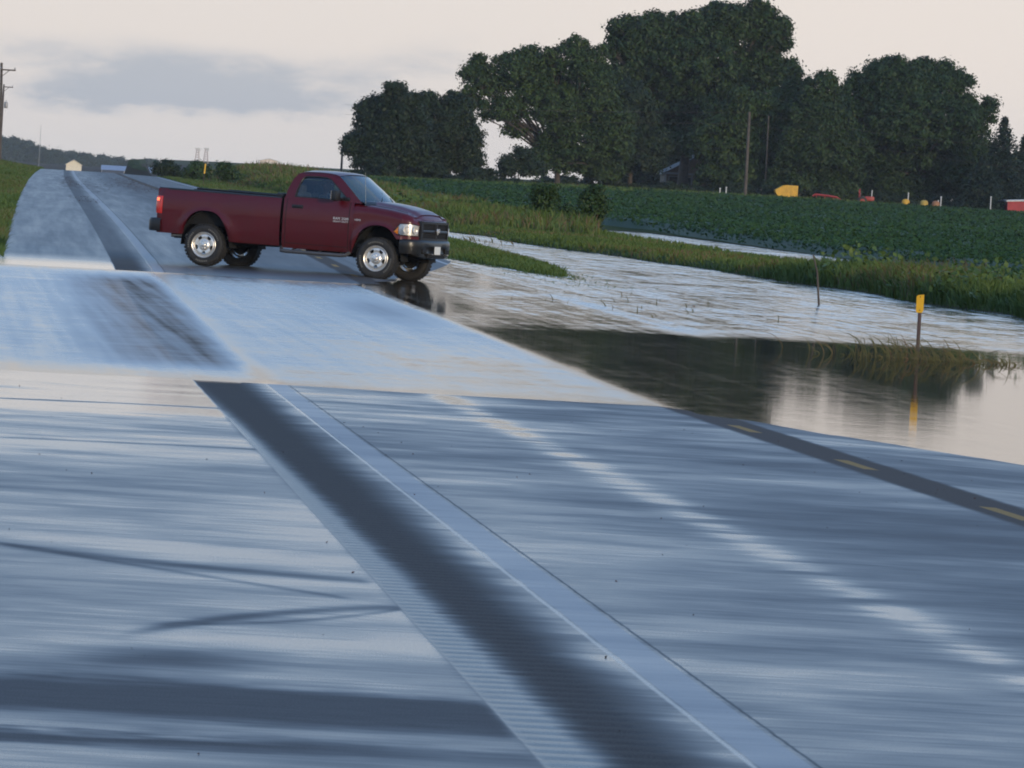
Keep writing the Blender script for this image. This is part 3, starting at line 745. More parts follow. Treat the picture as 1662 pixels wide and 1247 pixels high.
for sgn in (-1, 1):
    m = MB(); m.grid(lamp_grid(.006, inset=.0, sgn=sgn, bulge=.004))
    hl = m.build('headlamp', M_bowl, truck, True, 60)
    m = MB(); m.grid(lamp_grid(.016, 0, .20, .012, sgn=sgn)); m.build('turn_marker', M_amber, hl, True, 60)
    m = MB()
    for f in (.45, .78):
        q = lamp_path(.012, 101)[int(f*100)]; lo, hi = lamp_z(f); c_ = Vector((q[0], sgn*q[1], (lo+hi)/2))
        nx = Vector((.75, sgn*.66, 0)) if f < .6 else Vector((.95, sgn*.3, 0)); nx.normalize(); ax = nx.to_track_quat('Z', 'Y')
        mm = MB().lathe([(.0, -.01), (.035, .0), (.055, .012), (.066, .026), (.072, .026), (.075, .0)], 18, 2)
        m.add([ax @ Vector(v)+c_ for v in mm.v], mm.f)
    m.build('reflector', mat('reflector', (.92, .90, .86), .30, .55), hl, True, 50)
    m = MB(); m.grid(lamp_grid(.026, 0.17, 1, .0, sgn=sgn)); m.build('lens', M_lens, hl, True, 60)
    m = MB(); g0 = lamp_grid(.020, 0, 1, -.006, sgn=sgn)
    m.tube([r[0] for r in g0]+[r[-1] for r in reversed(g0)]+[g0[0][0]], .007, 5); m.build('lamp_rim', M_dark, hl, True)
# front bumper: deep black cap wrapping the corners
BP = [(4.03, .990), (4.12, 1.0), (4.22, .995), (4.32, .975), (4.41, .935), (4.49, .875), (4.56, .78), (4.60, .66), (4.625, .45), (4.64, .2), (4.645, 0)]
BP = [(NZ(u), y) for u, y in BP]
BP = [(u, -y) for u, y in BP] + [(u, y) for u, y in reversed(BP[:-1])]
def bsec(y, u):
    corner = abs(y) > .62
    lowz = .475 if not corner else float(np.interp(abs(y), [.62, .9, 1.0], [.475, .50, .56]))
    return [(-.12, .815), (-.02, .815), (.005, .80), (.018, .765), (.018, .70 if not corner else .66), (.0 if corner else -.035, .675 if not corner else .60), (.0 if corner else -.035, .60 if not corner else .56), (-.01, .575 if not corner else .53), (-.02, lowz), (-.10, lowz-.01)]
rows = []
for u, y in BP:
    n = Vector((max(.02, u-3.95)*1.35, y*.8, 0)).normalized()
    rows.append([Vector((u+n.x*o, y+n.y*o, z)) for o, z in bsec(y, u)])
fb = MB().grid(rows).build('front_bumper', mat('bumper_black', (.013, .0125, .012), .33, vary=.25, vscale=5), truck, True, 40)
m = MB().box((NZ(4.640), -.02, .525), (.03, .9, .09), bev=.02)
for sgn in (-1, 1): m.box((NZ(4.60), sgn*.60, .60), (.05, .22, .10), bev=.02)
m.build('lower_intake', M_dark, fb, True)
BX = NZ(4.60)
for sgn in (-1, 1): MB().tube([(BX, sgn*.42, .55), (BX+.1, sgn*.42, .555), (BX+.115, sgn*.40, .55), (BX+.1, sgn*.38, .545), (BX, sgn*.38, .54)], .012, 8).build('tow_hook', M_steel, fb, True)
lp = MB().box((NZ(4.645)+.027, -.02, .625), (.010, .305, .155), bev=.004).build('licence_plate', M_plate, truck)
# texts
def text_mesh(body, size, loc, parent, name, mtl, side=-1, depth=.003):
    cu = bpy.data.curves.new('lettering', 'FONT'); cu.body = body; cu.size = size; cu.extrude = depth; cu.align_x = 'CENTER'; cu.align_y = 'CENTER'; cu.space_character = 1.1
    o = bpy.data.objects.new('lettering_tmp', cu); COL.objects.link(o); dg = bpy.context.evaluated_depsgraph_get()
    me = bpy.data.meshes.new_from_object(o.evaluated_get(dg)); bpy.data.objects.remove(o); bpy.data.curves.remove(cu)
    me.materials.clear(); ob = link_mesh(name, me, mtl, parent)
    ob.location = loc; ob.rotation_euler = (math.radians(90), 0, 0 if side < 0 else math.pi)
    return ob
for sgn in (-1, 1):
    y = sgn*(prof(1.06)+.003)
    text_mesh('RAM 2500', .068, (2.80, y, 1.105), truck, 'badge_lettering', M_badge, sgn); text_mesh('HEAVY DUTY', .048, (2.80, y, 1.048), truck, 'badge_lettering', M_badge, sgn)
    text_mesh('HEMI', .052, (3.15, sgn*1.006, 1.105), truck, 'badge_lettering', M_badge, sgn)
# underbody, axles, steps
m = MB()
for sgn in (-1, 1):
    m.box((1.75, sgn*.42, .56), (5.2, .09, .15)); 
m.box((1.9, 0, .60), (2.6, 1.2, .10)); m.box((3.7, 0, .75), (1.0, .9, .35)); m.box((2.3, .1, .5), (1.1, .45, .2), bev=.05)
m.box((2.3, 0, .55), (1.42, 1.74, .10)); m.box((.9, -.55, .56), (.9, .4, .2), bev=.04)
m.tube([(RA, -.80, AZ), (RA, -.2, AZ), (RA, .8, AZ)], .05, 10); m.tube([(FA, -.80, AZ), (FA, .8, AZ)], .045, 10)
m.lathe([(0, -.16), (.10, -.14), (.15, -.05), (.15, .05), (.10, .14), (0, .16)], 14, 0, (RA, 0, AZ)); m.lathe([(0, -.14), (.09, -.12), (.13, 0), (.09, .12), (0, .14)], 14, 0, (FA, .2, AZ))
for sgn in (-1, 1):
    m.tube([(-.62, sgn*.55, .60), (0, sgn*.55, .47), (.62, sgn*.55, .60)], .028, 8); m.tube([(.12, sgn*.42, .45), (.30, sgn*.48, .85)], .025, 8)
m.build('chassis', M_dark, truck, True)
for c_, r_, h_ in ((RA, .50, .66), (FA, .485, .635)):
    for sgn in (-1, 1):
        rows = []; m = MB()
        for k in range(15):
            a = math.pi*k/14; rows.append([Vector((c_-r_*1.02*math.cos(a), sgn*y, AZ-.02+h_*1.03*math.sin(a)**.9)) for y in (.55, .93)])
        m.grid(rows); m.add([r[0] for r in rows], [tuple(range(len(rows)))]); m.build('wheel_well', M_dark, truck, True)
for sgn in (-1, 1):
    m = MB(); m.tube([(1.58, sgn*.90, .47), (1.62, sgn*1.0, .415), (1.72, sgn*1.02, .405), (2.85, sgn*1.02, .405), (2.95, sgn*1.0, .415), (2.99, sgn*.90, .47)], .038, 10)
    for u in (1.8, 2.35, 2.8): m.tube([(u, sgn*.60, .50), (u, sgn*1.0, .41)], .018, 6)
    m.build('step_bar', mat('step_grey', (.10, .10, .105), .35, .4), truck, True)

# wheels --------------------------------------------------------------
def make_wheel():
    m = MB(); m.lathe([(0, -.05), (.14, -.05), (.16, .0), (.14, .06), (0, .06)], 24, 1)
    hub = m.build('wheel', M_dark, None, True)
    R = .400
    pr = [(.235, .105), (.25, .128), (.29, .140), (.335, .142), (.368, .132), (.388, .115), (.397, .09), (.400, .04), (.400, -.04), (.397, -.09), (.388, -.115), (.368, -.132), (.335, -.142), (.29, -.140), (.25, -.128), (.235, -.105)]
    m = MB(); m.lathe(pr, 72, 1)
    for k in range(36):                     # tread lugs
        a = 2*math.pi*k/36
        for yy, da in ((-.10, 0), (-.035, .09), (.035, 0), (.10, .09)):
            rot = Matrix.Rotation(-(a+da), 3, 'Y'); m.box(rot @ Vector((.4005, yy, 0)), (.016, .055, .046), rot)
    tyre = m.build('tyre', M_rub, hub, True, 35)
    m = MB()                                # raised white-ish letters round the sidewall
    for g0, ng_ in ((.35, 9), (2.4, 9), (4.3, 7)):
        for k in range(ng_):
            a = g0+k*.115; rot = Matrix.Rotation(-a, 3, 'Y'); m.box(rot @ Vector((.315, -.1425, 0)), (.030, .004, .020), rot)
    m.build('tyre_lettering', M_let, hub)
    # rim: barrel + lip (lathe), five-spoke face with openings
    m = MB(); m.lathe([(.232, -.108), (.246, -.118), (.250, -.126), (.244, -.131), (.236, -.126), (.222, -.105), (.214, -.085), (.208, .0), (.225, .1)], 60, 1)
    rads = [.0, .045, .075, .088, .098, .108, .125, .145, .165, .185, .200, .214]
    deps = [-.125, -.125, -.122, -.116, -.104, -.100, -.102, -.106, -.108, -.106, -.100, -.088]
    NA = 120; vs, fs = [], []
    def hole(a, r):
        d = (a-math.pi/2+math.pi/5) % (2*math.pi/5); d = min(d, 2*math.pi/5-d)
        w = .21 + .08*(r-.13)/.05
        return .122 < r < .192 and d < w
    for i in range(NA):
        a = 2*math.pi*i/NA
        for r, d in zip(rads, deps): vs.append(Vector((r*math.cos(a), d, r*math.sin(a))))
    nr = len(rads); keep = set()
    for i in range(NA):
        for k in range(nr-1):
            am = 2*math.pi*(i+.5)/NA; rm = (rads[k]+rads[k+1])/2
            if k >= 5 and hole(am, rm): continue
            j = (i+1) % NA; fs.append((i*nr+k, i*nr+k+1, j*nr+k+1, j*nr+k)); keep.add((i, k))
    b0 = len(vs); vs += [v+Vector((0, .035, 0)) for v in vs]        # back face and hole walls give the spokes depth
    f2 = [tuple(b0+q for q in reversed(f)) for f in fs]
    edges = {}
    for f in fs:
        for x in range(4):
            e = (f[x], f[(x+1) % 4]); edges[e] = 1
    for (x, y) in list(edges):
        if (y, x) not in edges: f2.append((x, y, b0+y, b0+x))
    m.add(vs, fs+f2)
    m.lathe([(0, -.168), (.030, -.167), (.040, -.160), (.044, -.125)], 24, 1)
    rim = m.build('rim', M_rim, hub, True, 38)
    m = MB()
    for k in range(8):
        a = 2*math.pi*(k+.5)/8; m.lathe([(0, -.142), (.009, -.141), (.012, -.134), (.0125, -.112)], 8, 1, (.068*math.cos(a), 0, .068*math.sin(a)))
    m.build('lug_nut', M_chrome, hub, True)
    m = MB(); m.lathe([(.0, -.03), (.15, -.03), (.15, .0), (0, 0)], 32, 1); m.build('brake_disc', M_steel, hub, True)
    return hub
w0 = make_wheel(); first = True
for (u, sgn) in ((RA, -1), (FA, -1), (RA, 1), (FA, 1)):
    w = w0 if first else copy_tree(w0); first = False
    w.parent = truck; w.location = (u, sgn*.865, AZ); w.rotation_euler = (0, .35*u, 0) if sgn < 0 else (0, .6+.3*u, math.pi)
# interior
m = MB(); m.box((2.02, 0, .92), (.55, 1.55, .22), bev=.06)
m.box((1.80, -.42, 1.25), (.16, .62, .62), Matrix.Rotation(math.radians(-12), 3, 'Y'), bev=.06); m.box((1.80, .42, 1.25), (.16, .62, .62), Matrix.Rotation(math.radians(-12), 3, 'Y'), bev=.06)
for sgn in (-1, 1): m.box((1.73, sgn*.42, 1.62), (.10, .28, .17), bev=.04)
m.build('seat', M_seat, truck, True)
m = MB(); m.box((2.95, 0, 1.30), (.40, 1.66, .22), bev=.06); m.box((2.5, 0, .62), (1.6, 1.7, .06)); m.build('dashboard', M_black, truck, True)
m = MB(); q = Matrix.Rotation(math.radians(-28), 3, 'Y')
mm = MB(); mm.lathe([(.185+.016*math.cos(a), .016*math.sin(a)) for a in np.linspace(0, 2*math.pi, 9)[:-1]], 28, 0, closed=True); mm.box((0, 0, 0), (.03, .36, .05), bev=.01)
m.add([q @ Vector(v)+Vector((2.60, .42, 1.33)) for v in mm.v], mm.f); m.tube([(2.60, .42, 1.33), (2.85, .42, 1.22)], .025, 8)
m.build('steering_wheel', M_black, truck, True)

# place it: wheels on the road, nose toward the lower right
TH = math.radians(-24.0)
def place_truck():
    rp = gp(328, 432, .05)                   # contact of the near rear wheel
    c, s_ = math.cos(TH), math.sin(TH)
    # near rear contact is (0, -.865) in truck coordinates
    ox = rp.x - (0*c - (-.99)*s_); oy = rp.y - (0*s_ + (-.99)*c)
    pts = []
    for (u, y) in ((RA, -.865), (FA, -.865), (RA, .865), (FA, .865)):
        X = ox+u*c-y*s_; Y = oy+u*s_+y*c; pts.append((u, y, float(road_z(np.array(X-shift(Y)), np.array(Y)))))
    A_ = np.array([[1, u, y] for u, y, z in pts]); b_ = np.array([z for *_, z in pts]); k, *_ = np.linalg.lstsq(A_, b_, rcond=None)
    z0, pu, py_ = k
    ex = Vector((c, s_, pu)).normalized(); ey = Vector((-s_, c, py_)).normalized(); ez = ex.cross(ey).normalized(); ey = ez.cross(ex)
    mw_ = Matrix((ex, ey, ez)).transposed().to_4x4(); mw_.translation = Vector((ox, oy, z0-.004)); return mw_
TM = place_truck(); truck.matrix_world = TM

# driver --------------------------------------------------------------
M_skin = mat('skin', (.45, .27, .19), .55, vary=.08); M_shirt = mat('shirt', (.10, .12, .16), .85, vary=.2, vscale=12); M_hair = mat('hair', (.05, .035, .025), .7)
def skinned(name, verts, edges, radii, mtl, parent, sub=2, root=0):
    me = bpy.data.meshes.new(name); me.from_pydata(verts, edges, []); o = link_mesh(name, me, mtl, parent)
    sk = o.modifiers.new('skin', 'SKIN'); sk.use_smooth_shade = True
    for i, r in enumerate(radii):
        me.skin_vertices[0].data[i].radius = (r, r) if not isinstance(r, tuple) else r
    me.skin_vertices[0].data[root].use_root = True
    sb = o.modifiers.new('sub', 'SUBSURF'); sb.levels = 1; sb.render_levels = sub
    return o
def make_driver():
    X0, Y0 = 2.0, .42
    body_v = [(0, 0, 1.05), (-.05, 0, 1.2), (-.10, 0, 1.36), (-.13, 0, 1.50), (-.12, 0, 1.585), (-.10, 0, 1.65), (-.085, 0, 1.73), (-.09, 0, 1.80),   # pelvis .. head
              (-.12, -.17, 1.49), (.02, -.24, 1.30), (.26, -.20, 1.33), (.45, -.17, 1.42),                                                    # near arm to the wheel
              (-.12, .17, 1.49), (.04, .24, 1.28), (.28, .19, 1.34), (.46, .16, 1.42),
              (.10, -.12, 1.03), (.45, -.14, 1.08), (.72, -.13, .75), (.10, .12, 1.03), (.45, .14, 1.08), (.72, .13, .75)]
    body_v = [(x+X0, y+Y0, z) for x, y, z in body_v]
    E = [(0, 1), (1, 2), (2, 3), (3, 4), (4, 5), (5, 6), (6, 7), (3, 8), (8, 9), (9, 10), (10, 11), (3, 12), (12, 13), (13, 14), (14, 15), (0, 16), (16, 17), (17, 18), (0, 19), (19, 20), (20, 21)]
    Rr = [(.16, .14), (.15, .12), (.17, .12), (.13, .10), .058, (.075, .085), (.085, .10), (.075, .085), .065, .052, .042, .034, .065, .052, .042, .034, .09, .07, .05, .09, .07, .05]
    b = skinned('person', body_v, E, Rr, M_skin, None)
    m = MB()                                  # shirt follows the torso
    rows = []
    for z, xo, rx_, ry_ in ((1.03, 0, .145, .18), (1.2, -.05, .142, .175), (1.36, -.10, .14, .195), (1.46, -.125, .125, .215), (1.53, -.13, .09, .13), (1.555, -.13, .062, .07)):
        rows.append([Vector((X0+xo+rx_*math.cos(a), Y0+ry_*math.sin(a), z)) for a in np.linspace(0, 2*math.pi, 20, endpoint=False)])
    m.grid(rows, close=True)
    for sgn in (-1, 1): m.tube([(X0-.12, Y0+sgn*.15, 1.47), (X0-.06, Y0+sgn*.215, 1.40), (X0+.03, Y0+sgn*.245, 1.30)], [.080, .072, .066], 12, False)
    m.build('shirt', M_shirt, b, True, 60)
    m = MB(); rows = []
    for k in range(7):
        ph_ = math.radians(8+k*14); rows.append([Vector((X0-.105+.112*math.sin(ph_)*math.cos(a)-.012*(k/6), Y0+.098*math.sin(ph_)*math.sin(a), 1.775+.105*math.cos(ph_)-(.05 if math.cos(a) < 0 else 0)*(k/6))) for a in np.linspace(0, 2*math.pi, 20, endpoint=False)])
    m.grid(rows, close=True); m.build('hair', M_hair, b, True, 60)
    m = MB(); fx = X0+.008
    m.add([Vector((fx+.0, Y0, 1.755)), Vector((fx+.030, Y0, 1.705)), Vector((fx-.002, Y0-.017, 1.700)), Vector((fx-.002, Y0+.017, 1.700)), Vector((fx-.004, Y0, 1.692))], [(0, 2, 1), (0, 1, 3), (1, 2, 4), (1, 4, 3), (0, 3, 4, 2)])
    for sgn in (-1, 1):
        m.lathe([(0, -.006), (.022, -.004), (.026, .002), (.012, .006), (0, .006)], 10, 1, (X0-.09, Y0+sgn*.089, 1.735))
    m.tube([(fx-.012, Y0-.022, 1.672), (fx-.004, Y0, 1.670), (fx-.012, Y0+.022, 1.672)], .006, 6); m.build('nose_ears_mouth', M_skin, b, True, 60)
    m = MB()
    for sgn in (-1, 1): m.lathe([(0, -.011), (.008, -.008), (.011, 0), (.008, .008), (0, .011)], 10, 0, (fx-.006, Y0+sgn*.030, 1.748))
    m.build('eye', mat('eye_white', (.6, .58, .55), .3), b, True)
    for sgn in (-1, 1):                        # fingers closed round the wheel rim
        hx, hy, hz = X0+.50, Y0+sgn*.165, 1.43
        for k in range(4):
            zz = hz-.030+k*.021; skinned('finger', [(hx-.03, hy, zz), (hx+.03, hy+sgn*.018, zz+.006), (hx+.066, hy+sgn*.004, zz+.01), (hx+.062, hy-sgn*.026, zz+.01)], [(0, 1), (1, 2), (2, 3)], [.012, .0095, .009, .008], M_skin, b, 1)
        skinned('thumb', [(hx-.03, hy-sgn*.01, hz+.03), (hx+.01, hy-sgn*.036, hz+.046), (hx+.046, hy-sgn*.036, hz+.05)], [(0, 1), (1, 2)], [.013, .011, .009], M_skin, b, 1)
        skinned('palm', [(hx-.055, hy, hz-.01), (hx-.02, hy, hz), (hx+.012, hy+sgn*.008, hz+.003)], [(0, 1), (1, 2)], [(.030, .024), (.042, .022), (.040, .016)], M_skin, b, 1)
    b.matrix_world = TM
    tag(b, 'driver with dark hair and a dark shirt, both hands on the steering wheel', 'person')
    return b
driver = make_driver()
# ------------------------------------------------------------------ foliage
def unit(v): return v/np.maximum(np.linalg.norm(v, axis=-1, keepdims=True), 1e-6)
def leaf_quads(C, N, S_, rng, aspect=.62, droop=0.0):
    """Leaf-shaped quads: centres C, facing N, half length S_."""
    n = len(C); r = rng.normal(size=(n, 3)); a = unit(np.cross(N, r)); b_ = np.cross(N, a)
    S_ = S_[:, None]; a = a*S_; b_ = b_*S_*aspect
    fold = N*S_*.25
    V = np.stack([C-a, C+b_-fold*0, C+a, C-b_], 1).reshape(-1, 3)
    Q = np.arange(4*n).reshape(n, 4); return V, Q
def crown_mesh(name, blobs, rng, leaf=.30, clump=.85, per=42, cover=1.0, inner=.35):
    Cs, Ns, Ss, Ts = [], [], [], []
    for (c, r3) in blobs:
        rx_, ry_, rz_ = r3; area = 4*math.pi*((rx_*rz_)**1.6/3+(rx_*ry_)**1.6/3+(ry_*rz_)**1.6/3)**(1/1.6)
        clump_ = clump*.72; nc = max(6, int(cover*area/(1.35*clump_*clump_))); ni = int(nc*inner)
        d = unit(rng.normal(size=(nc+ni, 3))); d[:nc, 2] = np.where(d[:nc, 2] < -.55, -d[:nc, 2], d[:nc, 2])
        rad = np.concatenate([1.10-.5*rng.beta(1.2, 1.6, nc), rng.uniform(.25, .72, ni)])
        cc = np.array(c)+d*rad[:, None]*np.array(r3)
        cr = clump_*rng.uniform(.5, 1.35, nc+ni)
        ct = rng.uniform(.05, .75, nc+ni)
        for k in range(nc+ni):
            m_ = int(per*1.05*rng.uniform(.6, 1.3)) if k < nc else int(per*.5)
            p = rng.normal(size=(m_, 3))*.5; p[:, 2] *= .68; p = p*cr[k]
            Cs.append(cc[k]+p)
            nn = unit(unit(p+1e-4)*.5+d[k]*.55+rng.normal(size=(m_, 3))*.55+np.array([0, 0, .30])); Ns.append(nn)
            Ss.append(leaf*.62*rng.uniform(.55, 1.2, m_)*(1.0 if k < nc else 1.5)); Ts.append(np.clip(ct[k]+rng.uniform(-.25, .25, m_), 0, 1))
    C, N, S_, T = map(np.concatenate, (Cs, Ns, Ss, Ts))
    V, Q = leaf_quads(C, N, S_, rng); return np_mesh(name, V, Q, {'tint': np.repeat(T, 4)})
LM = {
 'cotton': leaf_mat('cottonwood_leaves', (0.0112, 0.0267, 0.0043), (0.0378, 0.0705, 0.0120)),
 'walnut': leaf_mat('walnut_leaves', (0.0163, 0.0353, 0.0052), (0.0482, 0.0826, 0.0129)),
 'dark': leaf_mat('cedar_leaves', (0.0069, 0.0163, 0.0034), (0.0224, 0.0430, 0.0086)),
 'maple': leaf_mat('maple_leaves', (0.0095, 0.0275, 0.0043), (0.0335, 0.0679, 0.0120)),
 'spruce': leaf_mat('spruce_needles', (0.0060, 0.0172, 0.0077), (0.0181, 0.0370, 0.0155)),
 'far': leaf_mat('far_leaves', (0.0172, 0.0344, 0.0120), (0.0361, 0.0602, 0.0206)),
 'bush': leaf_mat('bush_leaves', (0.0172, 0.0413, 0.0060), (0.0430, 0.0817, 0.0138)),
}
M_bark = mat('bark', (.060, .048, .038), .9, vary=.35, vscale=3)
def branches(base, blobs, r0, rng, hfrac=.45):
    m = MB(); base = Vector(base)
    top = Vector(np.mean([b_[0] for b_ in blobs], axis=0)); fork = base+(Vector((base.x*.6+top.x*.4, base.y*.6+top.y*.4, top.z))-base)*hfrac
    m.tube([base-Vector((0, 0, .3)), base+(fork-base)*.12, base+(fork-base)*.5+Vector((rng.normal()*.12, 0, 0)), fork], [r0*1.35, r0, r0*.86, r0*.72], 10)
    for c, r3 in blobs:
        e = Vector(c); mid = fork+(e-fork)*.5+Vector((rng.normal()*.3, rng.normal()*.3, .4))
        m.tube([fork-Vector((0, 0, .2)), mid, e], [r0*.42, r0*.26, r0*.08], 7)
        for k in range(3):
            d = unit(rng.normal(size=(1, 3)))[0]; q = Vector(np.array(c)+d*np.array(r3)*.85)
            m.tube([mid+(e-mid)*.6, (mid+e)*.25+q*.5, q], [r0*.14, r0*.08, r0*.02], 5)
    return m
def tree(name, label, cat, base_px, Y, pxblobs, lm, seed, leaf=.30, clump=.85, per=42, cover=1.0, inner=.35, r0=.35, group=None, dscale=.9, hfrac=.45, base_y=None):
    rng = np.random.default_rng(seed); s_ = FPX/Y
    bp_ = at(*base_px, Y); base = Vector((bp_.x, Y, land_at(bp_.x, Y)))
    root = empty(name, base); tag(root, label, cat, group)
    bl = []
    for (px, py, rx_, ry_) in pxblobs:
        c = at(px, py, Y)-base; dep = (rx_+ry_)/2/s_*dscale
        c.y += rng.uniform(-1, 1)*dep*.5
        bl.append(((c.x, c.y, c.z), (rx_/s_*.95, dep, ry_/s_*.95)))
        if min(rx_, ry_) > 19:                # ragged knobs round the outline
            for kk in range(6):
                an = math.radians(rng.uniform(-35, 215)); q_ = rng.uniform(.16, .34); w_ = rng.uniform(.86, 1.04); k3 = min(rx_, ry_)/s_*q_
                bl.append(((c.x+math.cos(an)*rx_/s_*w_, c.y+rng.uniform(-.6, .6)*dep, c.z+math.sin(an)*ry_/s_*w_), (k3*rng.uniform(.8, 1.3), k3, k3*rng.uniform(.9, 1.5))))
    me = crown_mesh('crown', bl, rng, leaf, clump, per, cover, inner); link_mesh('crown', me, LM[lm], root)
    branches((0, 0, 0), bl, r0, rng, hfrac).build('trunk', M_bark, root, True, 60)
    return root
FG = 'farmstead trees beyond the bean field'
tree('boxelder_tree', 'dense dark tree with pointed top at the left end of the farmstead trees', 'tree', (640, 276), 770,
     [(625, 215, 52, 48), (650, 172, 30, 30), (600, 240, 36, 30), (655, 232, 48, 45), (580, 237, 20, 17), (635, 258, 58, 22), (610, 185, 25, 28), (572, 228, 10, 8), (600, 266, 34, 14), (668, 266, 40, 16), (640, 240, 50, 36)], 'dark', 21, .24, .75, 44, 1.1, r0=.28, group=FG)
tree('boxelder_tree', 'dark tree with a ragged right side just left of the open sky gap', 'tree', (725, 282), 780,
     [(715, 205, 48, 44), (693, 168, 20, 18), (745, 188, 26, 24), (738, 238, 40, 36), (770, 262, 17, 17), (700, 250, 40, 30), (755, 225, 26, 24), (672, 162, 10, 10), (735, 268, 44, 16), (700, 268, 34, 16), (712, 235, 40, 36)], 'dark', 22, .24, .75, 44, 1.1, r0=.28, group=FG)
tree('walnut_tree', 'loose light green tree with sky showing through its crown and a drooping left limb', 'tree', (905, 292), 830,
     [(850, 122, 52, 40), (935, 108, 52, 36), (785, 135, 34, 36), (902, 178, 66, 44), (815, 182, 34, 24), (965, 160, 40, 56), (935, 235, 52, 42), (990, 225, 36, 58), (838, 214, 26, 15), (880, 262, 30, 28), (770, 170, 15, 16), (860, 92, 20, 18), (765, 120, 14, 20), (905, 262, 46, 26), (950, 272, 44, 22), (985, 280, 30, 18), (870, 150, 50, 36)], 'walnut', 23, .27, .78, 30, .95, .30, r0=.34, group=FG, hfrac=.35)
tree('boxelder_tree', 'small dark tree low at the left foot of the loose light green tree', 'tree', (842, 292), 805,
     [(828, 272, 20, 18), (845, 252, 15, 14), (862, 276, 26, 16), (818, 284, 12, 8)], 'dark', 24, .24, .7, 40, 1.0, r0=.12, group=FG)
tree('cottonwood_tree', 'tallest tree, a broad cottonwood with a knobbly top above all the others', 'tree', (1106, 305), 880,
     [(1035, 62, 44, 34), (1098, 60, 50, 40), (1160, 48, 46, 36), (1212, 44, 44, 38), (1255, 62, 24, 30), (1128, 108, 105, 56), (1240, 112, 38, 44), (1020, 108, 36, 56), (1060, 168, 74, 56), (1180, 168, 78, 58), (1268, 128, 24, 30), (1240, 25, 22, 18), (1185, 22, 22, 16), (1270, 42, 11, 14), (1283, 110, 12, 16), (1002, 68, 16, 20), (1100, 225, 60, 36), (1150, 215, 50, 44)], 'cotton', 25, .34, 1.0, 42, 1.0, r0=.62, group=FG)
tree('cottonwood_tree', 'darker tree in front of the left foot of the tallest tree', 'tree', (1022, 304), 850,
     [(1018, 200, 44, 66), (1036, 250, 46, 46), (1000, 262, 36, 36), (985, 285, 28, 18)], 'dark', 26, .28, .85, 44, 1.1, r0=.3, group=FG)
tree('willow_tree', 'rounded green tree directly behind the bare pole in the field', 'tree', (1195, 318), 868,
     [(1182, 232, 62, 66), (1232, 250, 56, 58), (1172, 276, 40, 36), (1252, 200, 44, 48), (1285, 175, 26, 40), (1212, 290, 66, 30), (1290, 130, 14, 22), (1255, 285, 50, 32), (1180, 300, 34, 18), (1220, 262, 60, 44)], 'walnut', 27, .30, .9, 46, 1.1, r0=.34, group=FG)
tree('boxelder_tree', 'narrow tree with a small peaked top between the tallest tree and the big round one', 'tree', (1335, 328), 862,
     [(1335, 152, 28, 34), (1330, 210, 46, 52), (1322, 270, 52, 46), (1362, 262, 42, 54), (1345, 128, 12, 12), (1300, 300, 50, 26), (1350, 308, 44, 22), (1330, 240, 50, 60)], 'cotton', 28, .28, .85, 44, 1.1, r0=.3, group=FG)
tree('maple_tree', 'big round maple standing behind the small red tractor', 'tree', (1475, 338), 872,
     [(1455, 138, 62, 38), (1398, 150, 36, 36), (1530, 160, 52, 44), (1578, 200, 32, 36), (1470, 206, 100, 66), (1580, 246, 34, 38), (1450, 280, 94, 48), (1550, 285, 56, 44), (1420, 116, 20, 16), (1500, 112, 22, 18), (1605, 175, 14, 16), (1440, 104, 12, 10), (1550, 130, 20, 18), (1430, 310, 60, 26), (1500, 312, 70, 26), (1570, 306, 44, 30), (1480, 250, 100, 50)], 'maple', 29, .28, .9, 44, 1.05, r0=.45, group=FG)
for px, ty, w, lb in ((1062, 235, 46, 'dark tree behind the left side of the farmhouse'), (1118, 228, 44, 'dark tree rising directly behind the farmhouse roof'), (1165, 240, 40, 'dark tree behind the right side of the farmhouse'), (1405, 200, 44, 'dark tree behind the left side of the big round maple'), (1555, 225, 44, 'dark tree behind the right side of the big round maple'), (1610, 262, 46, 'dark tree behind the pointed spruces, left one'), (1664, 268, 46, 'dark tree behind the pointed spruces, cut by the frame')):
    tree('windbreak_tree', lb, 'tree', (px, 310), 925, [(px, ty+20, w*.8, 34), (px-w*.3, ty+50, w*.8, 34), (px+w*.3, ty+52, w*.8, 34), (px, ty+78, w*1.1, 26)], 'dark', 400+px, .32, .95, 44, 1.1, .4, r0=.25, group=FG)
def spruce(label, cx, top, bot, half, Y, seed):
    rng = np.random.default_rng(seed); s_ = FPX/Y; b0 = at(cx-.058*0, bot, Y); base = Vector((b0.x, Y, land_at(b0.x, Y))); tp = at(cx, top, Y)
    H_ = tp.z-base.z; root = empty('spruce_tree', base); tag(root, label, 'tree', FG)
    C, N, S_, T = [], [], [], []
    nb_ = 210
    for k in range(nb_):
        f = (k+.5)/nb_; z = H_*(.05+.95*f); L_ = half/s_*(1-f)**.85*rng.uniform(.75, 1.12)+.12; a = k*2.399
        for j in range(int(12+70*(1-f))):
            q = rng.uniform(.1, 1); p = np.array([math.cos(a)*L_*q, math.sin(a)*L_*q, z-.30*L_*q+.25*L_*q*q])+rng.normal(size=3)*np.array([.13, .13, .10])
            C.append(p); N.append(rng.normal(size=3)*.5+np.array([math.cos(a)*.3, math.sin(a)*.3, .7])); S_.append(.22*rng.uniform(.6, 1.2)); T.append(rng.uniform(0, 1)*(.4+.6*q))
    V, Q = leaf_quads(np.array(C), unit(np.array(N)), np.array(S_), rng, .4)
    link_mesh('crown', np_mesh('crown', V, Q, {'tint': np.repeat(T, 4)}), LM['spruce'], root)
    MB().tube([(0, 0, -.3), (0, 0, H_*.5), (0, 0, H_*.97)], [.18, .10, .02], 8).build('trunk', M_bark, root, True)
